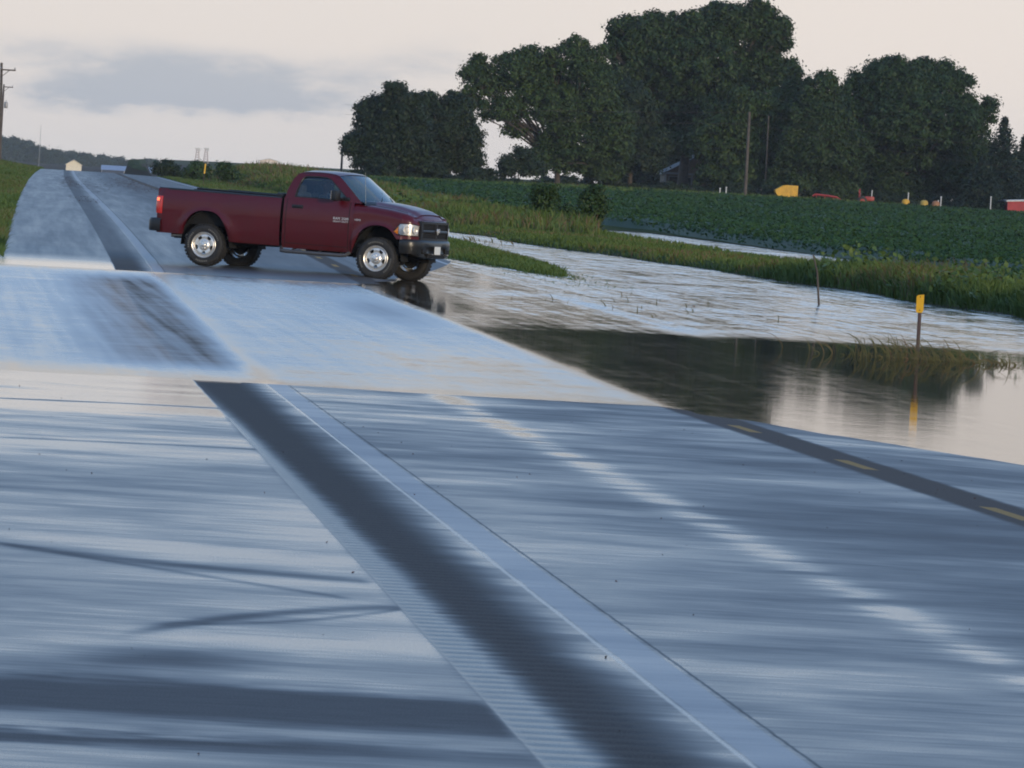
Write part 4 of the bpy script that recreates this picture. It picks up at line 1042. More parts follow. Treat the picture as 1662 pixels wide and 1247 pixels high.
spruce('pointed spruce to the right of the big round maple', 1622, 190, 346, 62, 860, 31)
spruce('pointed spruce at the right edge behind the red shed', 1657, 220, 350, 60, 880, 32)
spruce('shorter spruce tucked between the maple and the pointed spruce', 1592, 255, 345, 48, 850, 33)
# hazy trees far down the road
FT = 'hazy trees far down the road'
far = [(-6, 226, 26, 22, 'hazy far tree at the left edge behind the utility poles'), (22, 226, 24, 16, 'hazy far tree, second from the left edge'), (46, 231, 14, 15, 'small rounded far tree beside the second one'),
       (62, 238, 18, 14, 'hazy far tree above the place where the road vanishes'), (88, 244, 20, 14, 'hazy far tree left of the small white gabled building'), (115, 247, 18, 13, 'hazy far tree behind the small white gabled building'),
       (140, 250, 20, 13, 'hazy far tree right of the small white gabled building'), (166, 252, 18, 12, 'hazy far tree behind the left end of the long barn'), (192, 255, 18, 11, 'hazy far tree behind the middle of the long barn'),
       (216, 258, 16, 9, 'low far tree behind the right part of the long barn'), (243, 258, 21, 11, 'rounded far tree at the right end of the far treeline')]
for k, (px, py, rx_, ry_, lb) in enumerate(far):
    Y = 4200+(k % 3)*120
    py += 7; ry_ *= .85
    bl = [(px, py, rx_*.8, ry_*.7), (px-rx_*.5, py+ry_*.6, rx_*.7, ry_*.8), (px+rx_*.5, py+ry_*.7, rx_*.7, ry_*.8), (px, py+ry_*1.4, rx_*1.1, ry_*1.0)]
    tree('far_tree', lb, 'tree', (px, 280), Y, bl, 'far', 50+k, .85, 2.2, 26, 1.0, .5, r0=.4, group=FT)
# bushes on the bank
def bush(name, label, cx, ytop, ybot, half, Y, lm, seed, leaf=.10, clump=.28, per=26, group=None):
    rng = np.random.default_rng(seed); s_ = FPX/Y; b0 = at(cx, ybot, Y); base = Vector((b0.x, Y, land_at(b0.x, Y))); H_ = max(.5, at(cx, ytop, Y).z-base.z)
    root = empty(name, base); tag(root, label, 'bush', group); w = half/s_
    bl = [((rng.uniform(-.45, .45)*w, rng.uniform(-.4, .4)*w, H_*q), (w*rng.uniform(.45, .65), w*.5, H_*rng.uniform(.24, .34))) for q in (.25, .32, .5, .55, .74)]
    bl += [((rng.uniform(-.2, .2)*w, 0, H_*.86), (w*.28, w*.28, H_*.14))]
    link_mesh('foliage', crown_mesh('foliage', bl, rng, leaf, clump, per), LM[lm], root)
    m = MB()
    for k in range(7): e = Vector(bl[k % 6][0]); m.tube([(rng.normal()*.05, rng.normal()*.05, -.1), e*.5+Vector((rng.normal()*.1, 0, .1)), e], [.03, .02, .008], 5)
    m.build('stem', M_bark, root, True)
bush('willow_bush', 'leafy bush on the ditch bank, left of the taller bush', 888, 299, 352, 34, 330, 'bush', 61)
bush('willow_bush', 'tall leafy bush standing on the ditch bank, right of its twin', 958, 302, 362, 30, 322, 'bush', 62)
bush('willow_bush', 'low spreading bush at the foot of the two bank bushes', 920, 335, 362, 34, 318, 'bush', 63)
bush('roadside_bush', 'dark rounded bush at the far end of the right roadside weeds', 268, 262, 286, 27, 700, 'dark', 64, .16, .45, 30)
bush('roadside_bush', 'low dark bush on the verge right of the dark rounded far bush', 318, 264, 280, 24, 660, 'bush', 65, .16, .45, 30)
bush('roadside_bush', 'weedy bush on the verge behind the pickup bed', 372, 266, 282, 26, 620, 'bush', 66, .15, .42, 30)
# undergrowth below the farmstead trees
rng = np.random.default_rng(77); bl = []
for px in np.arange(885, 1660, 9):
    Y = rng.uniform(848, 872); p = at(px, 300, Y); h = rng.uniform(.5, 1.5)*(1.0 if px > 1150 or px < 1000 else .8)
    bl.append(((p.x, Y, land_at(p.x, Y)+h*.55), (rng.uniform(.6, 1.2), .7, h*.6)))
for px in np.arange(572, 800, 7):
    Y = rng.uniform(765, 785); p = at(px, 280, Y); h = rng.uniform(.7, 1.9); bl.append(((p.x, Y, land_at(p.x, Y)+h*.5), (rng.uniform(.6, 1.1), .7, h*.6)))
for px in np.arange(800, 900, 8):
    Y = rng.uniform(800, 830); p = at(px, 285, Y); h = rng.uniform(.3, .8); bl.append(((p.x, Y, land_at(p.x, Y)+h*.5), (rng.uniform(.5, .9), .7, h*.6)))
o = link_mesh('undergrowth', crown_mesh('undergrowth', bl, rng, .22, .55, 26, .9, .4), LM['dark']); tag(o, 'dark weedy undergrowth along the foot of the farmstead trees', 'undergrowth', kind='stuff')

# ------------------------------------------------------------------ grass and weeds
GR = {
 'bank': leaf_mat('tall_grass', (.030, .062, .009), (.092, .136, .022), (.115, .062, .036), .25),
 'lawn': leaf_mat('short_grass', (.036, .074, .012), (.078, .122, .022), (.105, .070, .036), .4),
 'soy': leaf_mat('soybean_leaves', (.015, .042, .013), (.036, .080, .022), (.06, .075, .03), .10, .6, .10),
 'drown': leaf_mat('drowned_grass', (.055, .055, .018), (.105, .100, .035), (.12, .060, .030), .8),
}
def blades(name, X, Y, h, w, lean, tint, mtl, label, cat, rng, zoff=0.0, base_z=None):
    n = len(X); Z = land_z(X, Y) if base_z is None else base_z
    a = rng.uniform(0, 2*np.pi, n); d = np.stack([np.cos(a), np.sin(a), 0*a], -1)
    ph = rng.uniform(-1.0, 1.0, n); t_ = np.stack([np.cos(ph), np.sin(ph)*.6, 0*ph], -1)          # blade width mostly across the road
    B = np.stack([X, Y, Z+zoff-.03], -1); up = np.array([0, 0, 1.0])
    mid = B+up*(h*.6)[:, None]+d*(h*lean*.35)[:, None]; tip = B+up*(h*(1-.25*lean))[:, None]+d*(h*lean)[:, None]
    W = t_*w[:, None]*.5
    V = np.stack([B-W, B+W, mid-W*.9, mid+W*.9, tip-W*.12, tip+W*.12], 1).reshape(-1, 3)
    i = np.arange(n)[:, None]*6; Q = np.concatenate([i+np.array([[0, 1, 3, 2]]), i+np.array([[2, 3, 5, 4]])], 0)
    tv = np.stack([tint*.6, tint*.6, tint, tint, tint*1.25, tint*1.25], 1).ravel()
    o = link_mesh(name, np_mesh(name, V, Q, {'tint': tv}), mtl); tag(o, label, cat, kind='stuff'); return o
rng = np.random.default_rng(5)
def ydist(n, a, b, p=1.0):               # more plants near the camera
    u = rng.uniform(0, 1, n); k = 1-p
    return a*(b/a)**u if abs(k) < 1e-6 else (a**k+u*(b**k-a**k))**(1/k)
# far bank of the ditch
n = 90000; Y = ydist(n, 100, 470, 1.25); X = bank_x(Y)-.7+rng.beta(1.3, 2.0, n)*(5.0+5.0*sstep(188, 212, Y)*(1-sstep(352, 385, Y))); z = land_z(X, Y); k = (z > .0) & (X < .135*Y+4); X, Y = X[k], Y[k]; n = len(X)
q = vnoise(X, Y, 4.0, 21); h = rng.uniform(.18, .56, n)*(.55+.8*q)*(1.0-.66*sstep(178, 205, Y)*(1-sstep(330, 380, Y))); red = (vnoise(X, Y, 9.0, 22) > .62)*(rng.uniform(0, 1, n) < .45)
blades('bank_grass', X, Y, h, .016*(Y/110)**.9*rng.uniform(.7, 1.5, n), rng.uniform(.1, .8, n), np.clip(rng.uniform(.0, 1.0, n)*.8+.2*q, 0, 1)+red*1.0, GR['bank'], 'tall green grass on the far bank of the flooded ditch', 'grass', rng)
# weeds with broad leaves on the bank
n = 26000; Y = ydist(n, 105, 450, 1.2); X = bank_x(Y)+.1+rng.beta(1.5, 2.2, n)*4.2; q = vnoise(X, Y, 2.2, 31); k = (q > .50) & ((Y < 190) | (Y > 345)) & (land_z(X, Y) > .02) & (X < .135*Y+4); X, Y, q = X[k], Y[k], q[k]; n = len(X)
C = np.stack([X, Y, land_z(X, Y)+rng.uniform(.1, 1.0, n)*(q-.35)*1.35], -1)
V, Q = leaf_quads(C, unit(rng.normal(size=(n, 3))*.6+np.array([0, -.5, .6])), .055*(Y/120)**.8*rng.uniform(.6, 1.3, n), rng)
o = link_mesh('bank_weeds', np_mesh('bank_weeds', V, Q, {'tint': np.repeat(rng.uniform(0, 1, n), 4)}), GR['bank']); tag(o, 'broad-leaved weeds clumped on the ditch bank', 'weeds', kind='stuff')
# right verge and the weeds beyond it, up to the far end of the road
n = 60000; Y = ydist(n, 162, 760, 1.0); X = shift(Y)+10.45+rng.uniform(0, 1, n)*(2.3+1.6*sstep(260, 330, Y)); k = land_z(X, Y) > -.005; X, Y = X[k], Y[k]; n = len(X)
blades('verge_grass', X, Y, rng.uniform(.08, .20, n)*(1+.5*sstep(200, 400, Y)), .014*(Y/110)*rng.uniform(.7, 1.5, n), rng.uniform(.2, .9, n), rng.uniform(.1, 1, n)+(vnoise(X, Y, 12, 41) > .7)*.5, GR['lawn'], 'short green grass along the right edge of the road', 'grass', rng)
n = 70000; Y = ydist(n, 300, 790, .6); X = shift(Y)*.8+13.6+rng.uniform(0, 1, n)**1.2*(9.0-3.0*sstep(330, 260, Y)); q = vnoise(X, Y, 7.0, 51)
k = (land_z(X, Y) > .03); X, Y, q = X[k], Y[k], q[k]; n = len(X); tall = sstep(14.0, 17.5, X-shift(Y)*.8)
red = (vnoise(X, Y, 16.0, 52) > .55)*(rng.uniform(0, 1, n) < .55)
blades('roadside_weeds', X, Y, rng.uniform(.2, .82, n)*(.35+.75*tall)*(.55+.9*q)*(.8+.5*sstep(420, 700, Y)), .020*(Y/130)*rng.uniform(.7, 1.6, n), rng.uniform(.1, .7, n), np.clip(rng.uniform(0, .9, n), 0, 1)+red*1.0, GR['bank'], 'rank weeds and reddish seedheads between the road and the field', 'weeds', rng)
# left verge
n = 34000; Y = ydist(n, 150, 780, 1.0); X = shift(Y)-.42-rng.uniform(0, 1, n)**1.4*5.5; k = land_z(X, Y) > 0; X, Y = X[k], Y[k]; n = len(X)
blades('left_verge_grass', X, Y, rng.uniform(.10, .34, n), .014*(Y/110)*rng.uniform(.7, 1.5, n), rng.uniform(.2, .9, n), rng.uniform(.1, 1, n)+(vnoise(X, Y, 9, 43) > .62)*.6, GR['lawn'], 'short grass along the left edge of the road', 'grass', rng)
# far edge of the field: rough grass strip before the farmstead, with reddish heads
n = 26000; px = rng.uniform(560, 1680, n); Y = rng.uniform(700, 860, n); X = (px-29)/13000*Y; q = vnoise(X, Y, 20, 61)
k = (Y > 815) | ((px < 1010) & (Y > 700) & (q > .35)); X, Y, q, px = X[k], Y[k], q[k], px[k]; n = len(X)
blades('field_margin_grass', X, Y, rng.uniform(.25, .8, n)*(.6+.6*q), .13*rng.uniform(.6, 1.5, n), rng.uniform(.1, .7, n), rng.uniform(0, .9, n)+(vnoise(X, Y, 25, 62) > .55)*(rng.uniform(0, 1, n) < .5), GR['bank'], 'rough grass along the far edge of the bean field', 'grass', rng)
# soybean field: canopy sheet with leaves standing on it
fx0 = lambda Y: bank_x(Y)+4.2+7.2*sstep(188, 212, Y)*(1-sstep(352, 385, Y))+3.0*sstep(400, 700, Y)
ny_, nx_ = 260, 90; yy = np.linspace(168, 835, ny_)
rows = np.array([[(fx0(np.array(y))+f*(0.155*y+10-fx0(np.array(y)))) for f in np.linspace(0, 1, nx_)] for y in yy]); YY = np.repeat(yy[:, None], nx_, 1)
def pud(X, Y): return sstep(22.0, 23.0, X)*(1-sstep(26.8, 28.3, X))*sstep(238, 250, Y)*(1-sstep(348, 362, Y))
edge = np.minimum(1, np.linspace(0, 1, nx_)[None, :]*nx_/3.0)
ZZ = land_z(rows, YY) + (.34+.12*(vnoise(rows, YY, 1.3, 71)-.5)+.14*(vnoise(rows, YY, 6, 72)-.5))*edge*(1-pud(rows, YY)) - .08*(1-edge) - .25*pud(rows, YY)
n = 290000; Y = ydist(n, 168, 835, 1.15); X = fx0(Y)+.3+rng.uniform(0, 1, n)*(.150*Y+6-fx0(Y)); X = X + .0
X = np.round(X/.76)*.76 + rng.normal(size=n)*.17                       # planted in rows
p_ = pud(X, Y); k = (rng.uniform(0, 1, n) > p_*.95) & (X > fx0(Y)+.2); X, Y = X[k], Y[k]; n = len(X)
hz_ = (.40+.16*(vnoise(X, Y, 6, 72)-.5)+.10*(vnoise(X, Y, 1.3, 71)-.5))*(.55+.6*rng.uniform(0, 1, n))*(1-.75*pud(X, Y))
C = np.stack([X, Y, land_z(X, Y)+hz_], -1)
V, Q = leaf_quads(C, unit(rng.normal(size=(n, 3))*.55+np.array([0, -.25, .75])), .042*(Y/170)**1.0*rng.uniform(.6, 1.3, n), rng, .7)
V0 = np.stack([rows, YY, ZZ], -1).reshape(-1, 3); Q0 = grid_faces(ny_, nx_)
o = link_mesh('soybean_plants', np_mesh('soybean_plants', np.concatenate([V0, V]), np.concatenate([Q0, Q+len(V0)]), {'tint': np.concatenate([np.full(len(V0), .05), np.repeat(np.clip(rng.uniform(0, 1, n)*.8+.5*(vnoise(X, Y, 18, 73)-.5), 0, 1.0), 4)])}), GR['soy'])
tag(o, 'dark green soybean crop filling the field', 'crop', kind='stuff')
# drowned grass round the marker post, twigs in the water
def bent_grass(name, n, cx, cy, sx, sy, h0, h1, label, seed, lean0=.3, lean1=1.1, zb=None, wid=.008):
    rng = np.random.default_rng(seed); VV, QQ, TT = [], [], []; c = 0
    for k in range(n):
        x = cx+rng.normal()*sx; y = cy+rng.normal()*sy; z = max(-.02, land_at(x, y)) if zb is None else zb
        h = rng.uniform(h0, h1); a = rng.normal()*.9+(0 if rng.uniform() < .5 else math.pi); l = rng.uniform(lean0, lean1); w = wid*rng.uniform(.6, 1.5); ti = rng.uniform(0, 1)+(rng.uniform() < .22)*1.0
        pts = []
        for j in range(6):
            f = j/5; pts.append(np.array([x+math.cos(a)*h*l*f**1.8, y+math.sin(a)*h*l*f**1.8*.5, z+h*(f-.42*l*f**2.6)]))
        for j, p in enumerate(pts):
            ww = w*(1-.85*(j/5)**2); VV += [p-np.array([0, 0, ww*.6]) - np.array([ww*.5, 0, 0]), p+np.array([0, 0, ww*.6])+np.array([ww*.5, 0, 0])]; TT += [ti, ti]
        QQ += [(c+2*j, c+2*j+1, c+2*j+3, c+2*j+2) for j in range(5)]; c += 12
    o = link_mesh(name, np_mesh(name, np.array(VV), np.array(QQ), {'tint': np.array(TT)}), GR['drown']); tag(o, label, 'grass', kind='stuff'); return o
pm = gp(1488, 581)
bent_grass('drowned_grass', 170, pm.x-.30, pm.y-.2, .42, .8, .12, .46, 'bent half-drowned grass clump around the yellow marker post', 81, .4, 1.3, zb=-.02)
bent_grass('drowned_grass', 80, pm.x+.45, pm.y-.4, .35, .8, .10, .38, 'sparse bent grass standing in water right of the marker post', 82, .4, 1.3, zb=-.02)
bent_grass('drowned_grass', 150, pm.x+1.0, pm.y-1.2, .55, .4, .05, .16, 'low drowned grass trailing to the right edge of the frame', 83, .5, 1.4, zb=-.02)
bent_grass('drowned_grass', 240, pm.x+.2, pm.y-.9, .55, .35, .03, .12, 'matted grass and debris at the waterline below the marker post', 87, .5, 1.6, zb=-.015)
q = gp(905, 480); bent_grass('twigs', 34, q.x+.9, q.y-4, 1.0, 7.0, .05, .18, 'thin twigs and stalks poking out of the rippled ditch water', 84, .2, .8, zb=-.02, wid=.012)
q = gp(770, 392); bent_grass('twigs', 50, q.x, q.y, .7, 5, .10, .28, 'stalks standing in the ditch water beyond the truck nose', 85, .2, .8, zb=-.02, wid=.02)
q = gp(840, 428); n = 2600; rg = np.random.default_rng(86); Y = rg.uniform(158, 205, n); X = 11.6+rg.normal(size=n)*.62
blades('wet_verge_grass', X, Y, rg.uniform(.04, .14, n), .018*rg.uniform(.6, 1.4, n), rg.uniform(.3, 1.2, n), rg.uniform(0, 1, n), GR['lawn'], 'flooded grass spit running into the water beyond the truck nose', 'grass', rg, base_z=np.maximum(land_z(X, Y), -.05))
# stalks and mud left on the far road surface
rg = np.random.default_rng(91); C = []
for (x0, y0, x1, y1, m_, sp) in ((196, 291, 262, 318, 900, .55), (105, 287, 128, 306, 260, .25), (120, 318, 150, 330, 90, .25), (150, 290, 190, 318, 150, .5)):
    a = gp(x0, y0, .42); b_ = gp(x1, y1, .36)
    for k in range(m_):
        f = rg.uniform(); x = a.x+(b_.x-a.x)*f+rg.normal()*sp; y = a.y+(b_.y-a.y)*f+rg.normal()*14*sp; C.append((x, y, float(road_z(np.array(x-shift(y)), np.array(y)))+.012))
C = np.array(C); V, Q = leaf_quads(C, unit(rg.normal(size=(len(C), 3))*.22+np.array([0, -.1, .9])), rg.uniform(.025, .07, len(C)), rg, .3)
o = link_mesh('flood_debris', np_mesh('flood_debris', V, Q, {'tint': np.repeat(rg.uniform(0, 1, len(C)), 4)}), leaf_mat('flood_litter', (.05, .03, .018), (.11, .065, .04))); tag(o, 'brown stalks and mud stranded on the far road', 'debris', kind='stuff')
rg = np.random.default_rng(92); C = []
for k in range(120):
    Y = float(rg.uniform(24, 72)); X = float(rg.uniform(-.2, 7.0)); C.append((X, Y, float(road_z(np.array(X), np.array(Y)))+.004))
C = np.array(C); V, Q = leaf_quads(C, unit(rg.normal(size=(len(C), 3))*.7+np.array([0, -.5, .7])), rg.uniform(.003, .010, len(C)), rg, .6)
o = link_mesh('road_litter', np_mesh('road_litter', V, Q, {'tint': np.repeat(rg.uniform(0, 1, len(C)), 4)}), leaf_mat('road_litter', (.02, .015, .012), (.08, .03, .02))); tag(o, 'tiny leaf scraps and grit scattered on the near road', 'debris', kind='stuff')
# ------------------------------------------------------------------ marker, stakes, poles, wires
M_yel = mat('marker_yellow', (.78, .42, .015), .4, vary=.05, vscale=20)
M_rust = mat('rusty_steel', (.060, .036, .034), .7, vary=.3, vscale=25)
M_wood = mat('pole_wood', (.085, .070, .058), .85, vary=.3, vscale=4)
M_grey = mat('galvanised', (.30, .30, .30), .5, .6)
M_white = mat('white_paint', (.56, .55, .53), .6, vary=.08, vscale=3)
p0 = gp(1489, 573); top = at(1495, 478, p0.y)
root = empty('marker_post', (p0.x, p0.y, -.25)); tag(root, 'yellow marker plate on a rusty post standing in the ditch water', 'marker')
Ht = top.z+.25; m = MB()
m.add(*[(lambda mm: (mm.v, mm.f))(MB().prism([(-.026, .0), (-.010, .018), (-.010, .026), (.010, .026), (.010, .018), (.026, .0), (.006, -.006), (-.006, -.006)], 0, Ht-.05, 2))][0]); m.build('post', M_rust, root)
pw = .052; m = MB(); z0, z1 = Ht-.255, Ht
m.add(*[(lambda mm: (mm.v, mm.f))(MB().prism([(-pw+.008, z0), (pw-.022, z0), (pw, z0+.028), (pw, z1), (-pw+.022, z1-.012), (-pw, z1-.03), (-pw, z0+.03)], -.020, -.016, 1))][0])
pl = m.build('plate', M_yel, root); pl.rotation_euler = (0, 0, math.radians(-18))
m = MB()
for z in (z0+.035, z1-.035): m.lathe([(0, -.026), (.006, -.025), (.008, -.020)], 8, 1, (0, 0, z))
m.build('bolt', M_rust, pl)
b0 = gp(1331, 462, .1); b0.y = min(b0.y, 175)
b0 = at(1331, 470, 152); s0 = at(1320, 414, 152)
o = MB().tube([b0-Vector((0, 0, .35)), b0.lerp(s0, .5)+Vector((.01, 0, 0)), s0], [.022, .019, .014], 8).build('leaning_stake', M_wood, None, True); tag(o, 'thin dark stake leaning to the left on the ditch bank', 'stake')
def pole(name, label, px_top, py_top, Y, r=.15, base_px=None, arms=(), transformer=False, cat='utility pole'):
    t_ = at(px_top, py_top, Y); bx_, by_ = (t_.x, Y) if base_px is None else (at(*base_px, Y).x, Y)
    z0_ = land_at(bx_, by_); root = empty(name, (bx_, by_, z0_)); tag(root, label, cat)
    d = t_-root.location
    MB().tube([Vector((0, 0, -.5)), d*.5, d], [r, r*.88, r*.72], 10).build('pole_shaft', M_wood, root, True, 60)
    for (dz_, x0_, x1_) in arms:
        c_ = d*(1+dz_/d.z)
        arm = MB().box(c_+Vector(((x0_+x1_)/2, -.02-r, 0)), (x1_-x0_, .10, .13)).build('crossarm', M_wood, root)
        m = MB()
        for x in (x0_+.08, x1_-.08): m.lathe([(0, 0), (.05, .0), (.06, .06), (.035, .09), (.06, .13), (.02, .20), (0, .20)], 8, 2, c_+Vector((x, -.02-r, .06)))
        m.build('insulator', M_grey, arm, True)
        e = x1_*.55; MB().tube([c_+Vector((e, -.06-r, -.05)), c_+Vector((0, -.05-r, -.65))], .03, 6).build('brace', M_wood, root)
    if transformer:
        c_ = d*(1+transformer/d.z)
        m = MB(); m.lathe([(0, 0), (.22, 0), (.24, .05), (.24, .75), (.2, .85), (0, .88)], 14, 2, c_+Vector((.42, -.1, 0))); m.lathe([(.03, .85), (.05, 1.0), (.03, 1.1), (0, 1.1)], 8, 2, c_+Vector((.42, -.1, 0)))
        m.build('transformer', M_grey, root, True, 50)
    return root
pole('utility_pole', 'nearer utility pole at the left edge with its arm to the right', 2.5, 102, 720, .16, (0, 260), [(-.62, -.12, 1.28)])
pole('utility_pole', 'farther utility pole at the left edge carrying a transformer', 6.5, 137, 1080, .15, (-1, 262), [(-.35, -.10, 1.25)], transformer=-3.2)
fp = pole('utility_pole', 'bare brown pole standing at the edge of the bean field', 1216.5, 182, 838, .19, (1209, 325))
fp2 = pole('utility_pole', 'slim pole half hidden in leaves just right of the bare field pole', 1247.5, 188, 863, .10, (1241, 326))
pole('wooden_post', 'short weathered post above the weeds left of the dark farmstead trees', 556, 239, 800, .13, (554, 276), cat='post')
def wire(label, pts, sag, r=.010):
    P_ = []
    for a, b_ in zip(pts[:-1], pts[1:]):
        a, b_ = Vector(a), Vector(b_)
        for k in range(15): f = k/14; P_.append(a.lerp(b_, f)-Vector((0, 0, sag*4*f*(1-f))))
    o = MB().tube(P_, r, 5).build('overhead_wire', M_rust, None, True); tag(o, label, 'wire', 'overhead wires crossing in front of the trees')
wire('upper overhead wire running left from the bare field pole', [at(1216.5, 183, 838), at(560, 170, 798)], .2)
wire('lower overhead wire running left from the bare field pole', [at(1216, 201, 838), at(560, 186, 798)], .2)
wire('upper overhead wire sloping down to the right from the field pole', [at(1216.5, 183, 838), at(1700, 244, 828)], .45)
wire('lower overhead wire sloping down to the right from the field pole', [at(1216, 201, 838), at(1700, 278, 826)], .45)
o = MB()
b0 = on_land(331, 270, 560); t0 = at(333.5, 266, 560)
root = empty('delineator', b0); tag(root, 'slim yellow marker stake in the weeds above the truck bed', 'marker')
MB().tube([(0, 0, -.2), (t0-b0)*.55], .028, 8).build('stake', M_rust, root, True); MB().tube([(t0-b0)*.55, (t0-b0)], .05, 8).build('sleeve', M_yel, root, True)

# ------------------------------------------------------------------ farmstead: house, shed, machinery
M_roof = mat('grey_shingles', (.075, .077, .082), .8, vary=.25, vscale=2); M_siding = mat('tan_siding', (.13, .105, .085), .8, vary=.1, vscale=2)
M_redw = mat('barn_red', (.34, .035, .038), .7, vary=.12, vscale=1.5); M_redm = mat('implement_red', (.30, .028, .022), .5, vary=.15, vscale=4); M_ywag = mat('wagon_yellow', (.60, .33, .02), .5, vary=.12, vscale=2)
M_trim = mat('white_trim', (.20, .215, .24), .6); M_win = mat('dark_pane', (.02, .024, .028), .1)
def gable_house(name, label, cx, Y, w, d, eave, ridge, wallm, roofm, rz=0.0, windows=(), cat='house', base_drop=0.0, over=.35):
    b_ = on_land(cx, 300, Y); root = empty(name, b_, rz); tag(root, label, cat)
    m = MB(); m.prism([(-w/2, -base_drop-.3), (w/2, -base_drop-.3), (w/2, eave), (0, ridge-.12), (-w/2, eave)], -d/2, d/2, 1); m.build('wall', wallm, root)
    sl = (ridge-eave)/(w/2); e = w/2+over; m = MB()
    for sgn in (-1, 1): m.prism([(0, ridge-.03), (sgn*e, ridge-.03-sl*e), (sgn*e, ridge+.12-sl*e), (0, ridge+.12)], -d/2-over, d/2+over, 1)
    rf = m.build('roof', roofm, root)
    for sgn in (-1, 1): MB().box((sgn*(e+.02), 0, ridge+.02-sl*e), (.06, d+2*over+.04, .20)).build('fascia', M_trim, rf)
    for (x, z, ww, hh) in windows:
        fr_ = MB().box((x, -d/2-.04, z), (ww+.2, .08, hh+.2)).build('window', M_trim, root); MB().box((x, -d/2-.09, z), (ww, .03, hh)).build('pane', M_win, fr_)
    return root
hr = gable_house('farmhouse', 'shaded farmhouse with a steep grey roof under the tallest tree', 1138, 892, 8.6, 9.0, 2.5, 4.9, M_siding, M_roof, windows=[(-3.5, 1.45, .9, 1.1), (-2.1, 1.45, 1.1, 1.1), (1.5, 1.5, 1.0, 1.2)])
m = MB(); m.box((-3.1, -5.6, 2.42), (3.4, 2.2, .14)); pr_ = m.build('porch_roof', M_roof, hr); MB().box((-3.1, -6.73, 2.40), (3.4, .06, .22)).build('fascia', M_trim, pr_)
for x in (-4.6, -1.6): MB().box((x, -6.5, 1.15), (.12, .12, 2.35)).build('porch_post', M_trim, hr)
sh = gable_house('red_shed', 'bright red shed with a white roof edge at the right edge of the field', 1672, 850, 5.4, 5, 1.42, 1.62, M_redw, M_white, rz=math.radians(2), cat='shed', over=.15)
MB().box((.6, -2.53, .7), (1.3, .06, 1.3)).build('door', M_redm, sh)
def small_wheel(m, c, r, w): m.lathe([(0, -w/2), (r*.6, -w/2), (r*.92, -w/2*.9), (r, -w/4), (r, w/4), (r*.92, w/2*.9), (r*.6, w/2), (0, w/2)], 18, 1, c)
def frame_at(px, py, Y): b_ = on_land(px, py, Y); return b_
# yellow hopper wagon
b_ = frame_at(1275, 326, 846); root = empty('hopper_wagon', b_); tag(root, 'yellow hopper wagon with a sloped end parked below the trees', 'wagon')
s15 = FPX/846
m = MB(); m.prism([(-1.22, 1.05), (-.95, .62), (.0, .55), (.0, .55), (1.15, .62), (1.18, 1.78), (.05, 1.80), (-.42, 1.72), (-1.22, 1.25)], -.9, .9, 1); hb = m.build('hopper', M_ywag, root)
m = MB()
for x in (-.5, .0, .5, 1.0): m.box((x, -.92, 1.15), (.05, .05, 1.0))
m.build('rib', M_ywag, hb)
MB().box((0, 0, .50), (2.2, .5, .12)).tube([(1.1, 0, .5), (2.0, 0, .62)], .06, 8).tube([(1.15, -.4, .75), (1.6, -.4, .95)], .04, 6).build('frame', M_wood, root)
for x in (-.6, .7):
    for sgn in (-1, 1): m = MB(); small_wheel(m, (x, sgn*.85, .34), .34, .22); m.build('wheel', M_rub, root, True)
# red implement frame
b_ = frame_at(1346, 334, 846); root = empty('field_implement', b_); tag(root, 'low red implement frame right of the yellow wagon', 'farm implement')
MB().tube([(-1.85, -.3, .80), (-1.6, -.3, 1.0), (-.2, -.3, .92), (.7, -.3, .82), (1.1, -.3, .55), (1.9, -.3, .40)], .10, 8).tube([(-1.6, .4, .95), (.7, .4, .80)], .09, 8).build('beam', M_redm, root, True)
m = MB()
for x in (-1.5, -.6, .3): m.tube([(x, -.3, .92), (x+.1, -.3, .4), (x+.3, -.3, .0)], .045, 6)
m.build('tine', M_redm, root, True)
for sgn in (-1, 1): m = MB(); small_wheel(m, (.8, sgn*.6, .35), .35, .2); m.build('wheel', M_rub, root, True)
# small red tractor
b_ = frame_at(1405, 338, 848); root = empty('tractor', b_); tag(root, 'small red tractor with a roll bar and white pipe at the field edge', 'tractor')
MB().box((.35, 0, .85), (1.0, .5, .5), bev=.1).box((-.35, 0, .70), (.7, .5, .35), bev=.06).box((-.45, -.42, .95), (.6, .30, .10), bev=.04).box((-.45, .42, .95), (.6, .30, .10), bev=.04).build('body', M_redm, root, True, 40)
MB().tube([(-.75, -.45, .8), (-.75, -.45, 1.75), (-.72, 0, 1.86), (-.75, .45, 1.75), (-.75, .45, .8)], .055, 8).build('roll_bar', M_redm, root, True)
MB().box((-.40, 0, 1.05), (.4, .4, .10), bev=.03).box((-.58, 0, 1.25), (.08, .4, .35), bev=.03).build('seat', M_black, root, True); MB().tube([(.55, -.1, 1.05), (.58, -.1, 1.78)], .055, 8).build('exhaust_pipe', M_white, root, True)
for x, r in ((-.45, .52), (.65, .32)):
    for sgn in (-1, 1):
        m = MB(); small_wheel(m, (x, sgn*.52, r), r, .26); wl = m.build('wheel', M_rub, root, True); MB().lathe([(0, -.15), (r*.55, -.14), (r*.55, .14), (0, .15)], 16, 1, (x, sgn*.52, r)).build('rim', M_redm, wl, True)
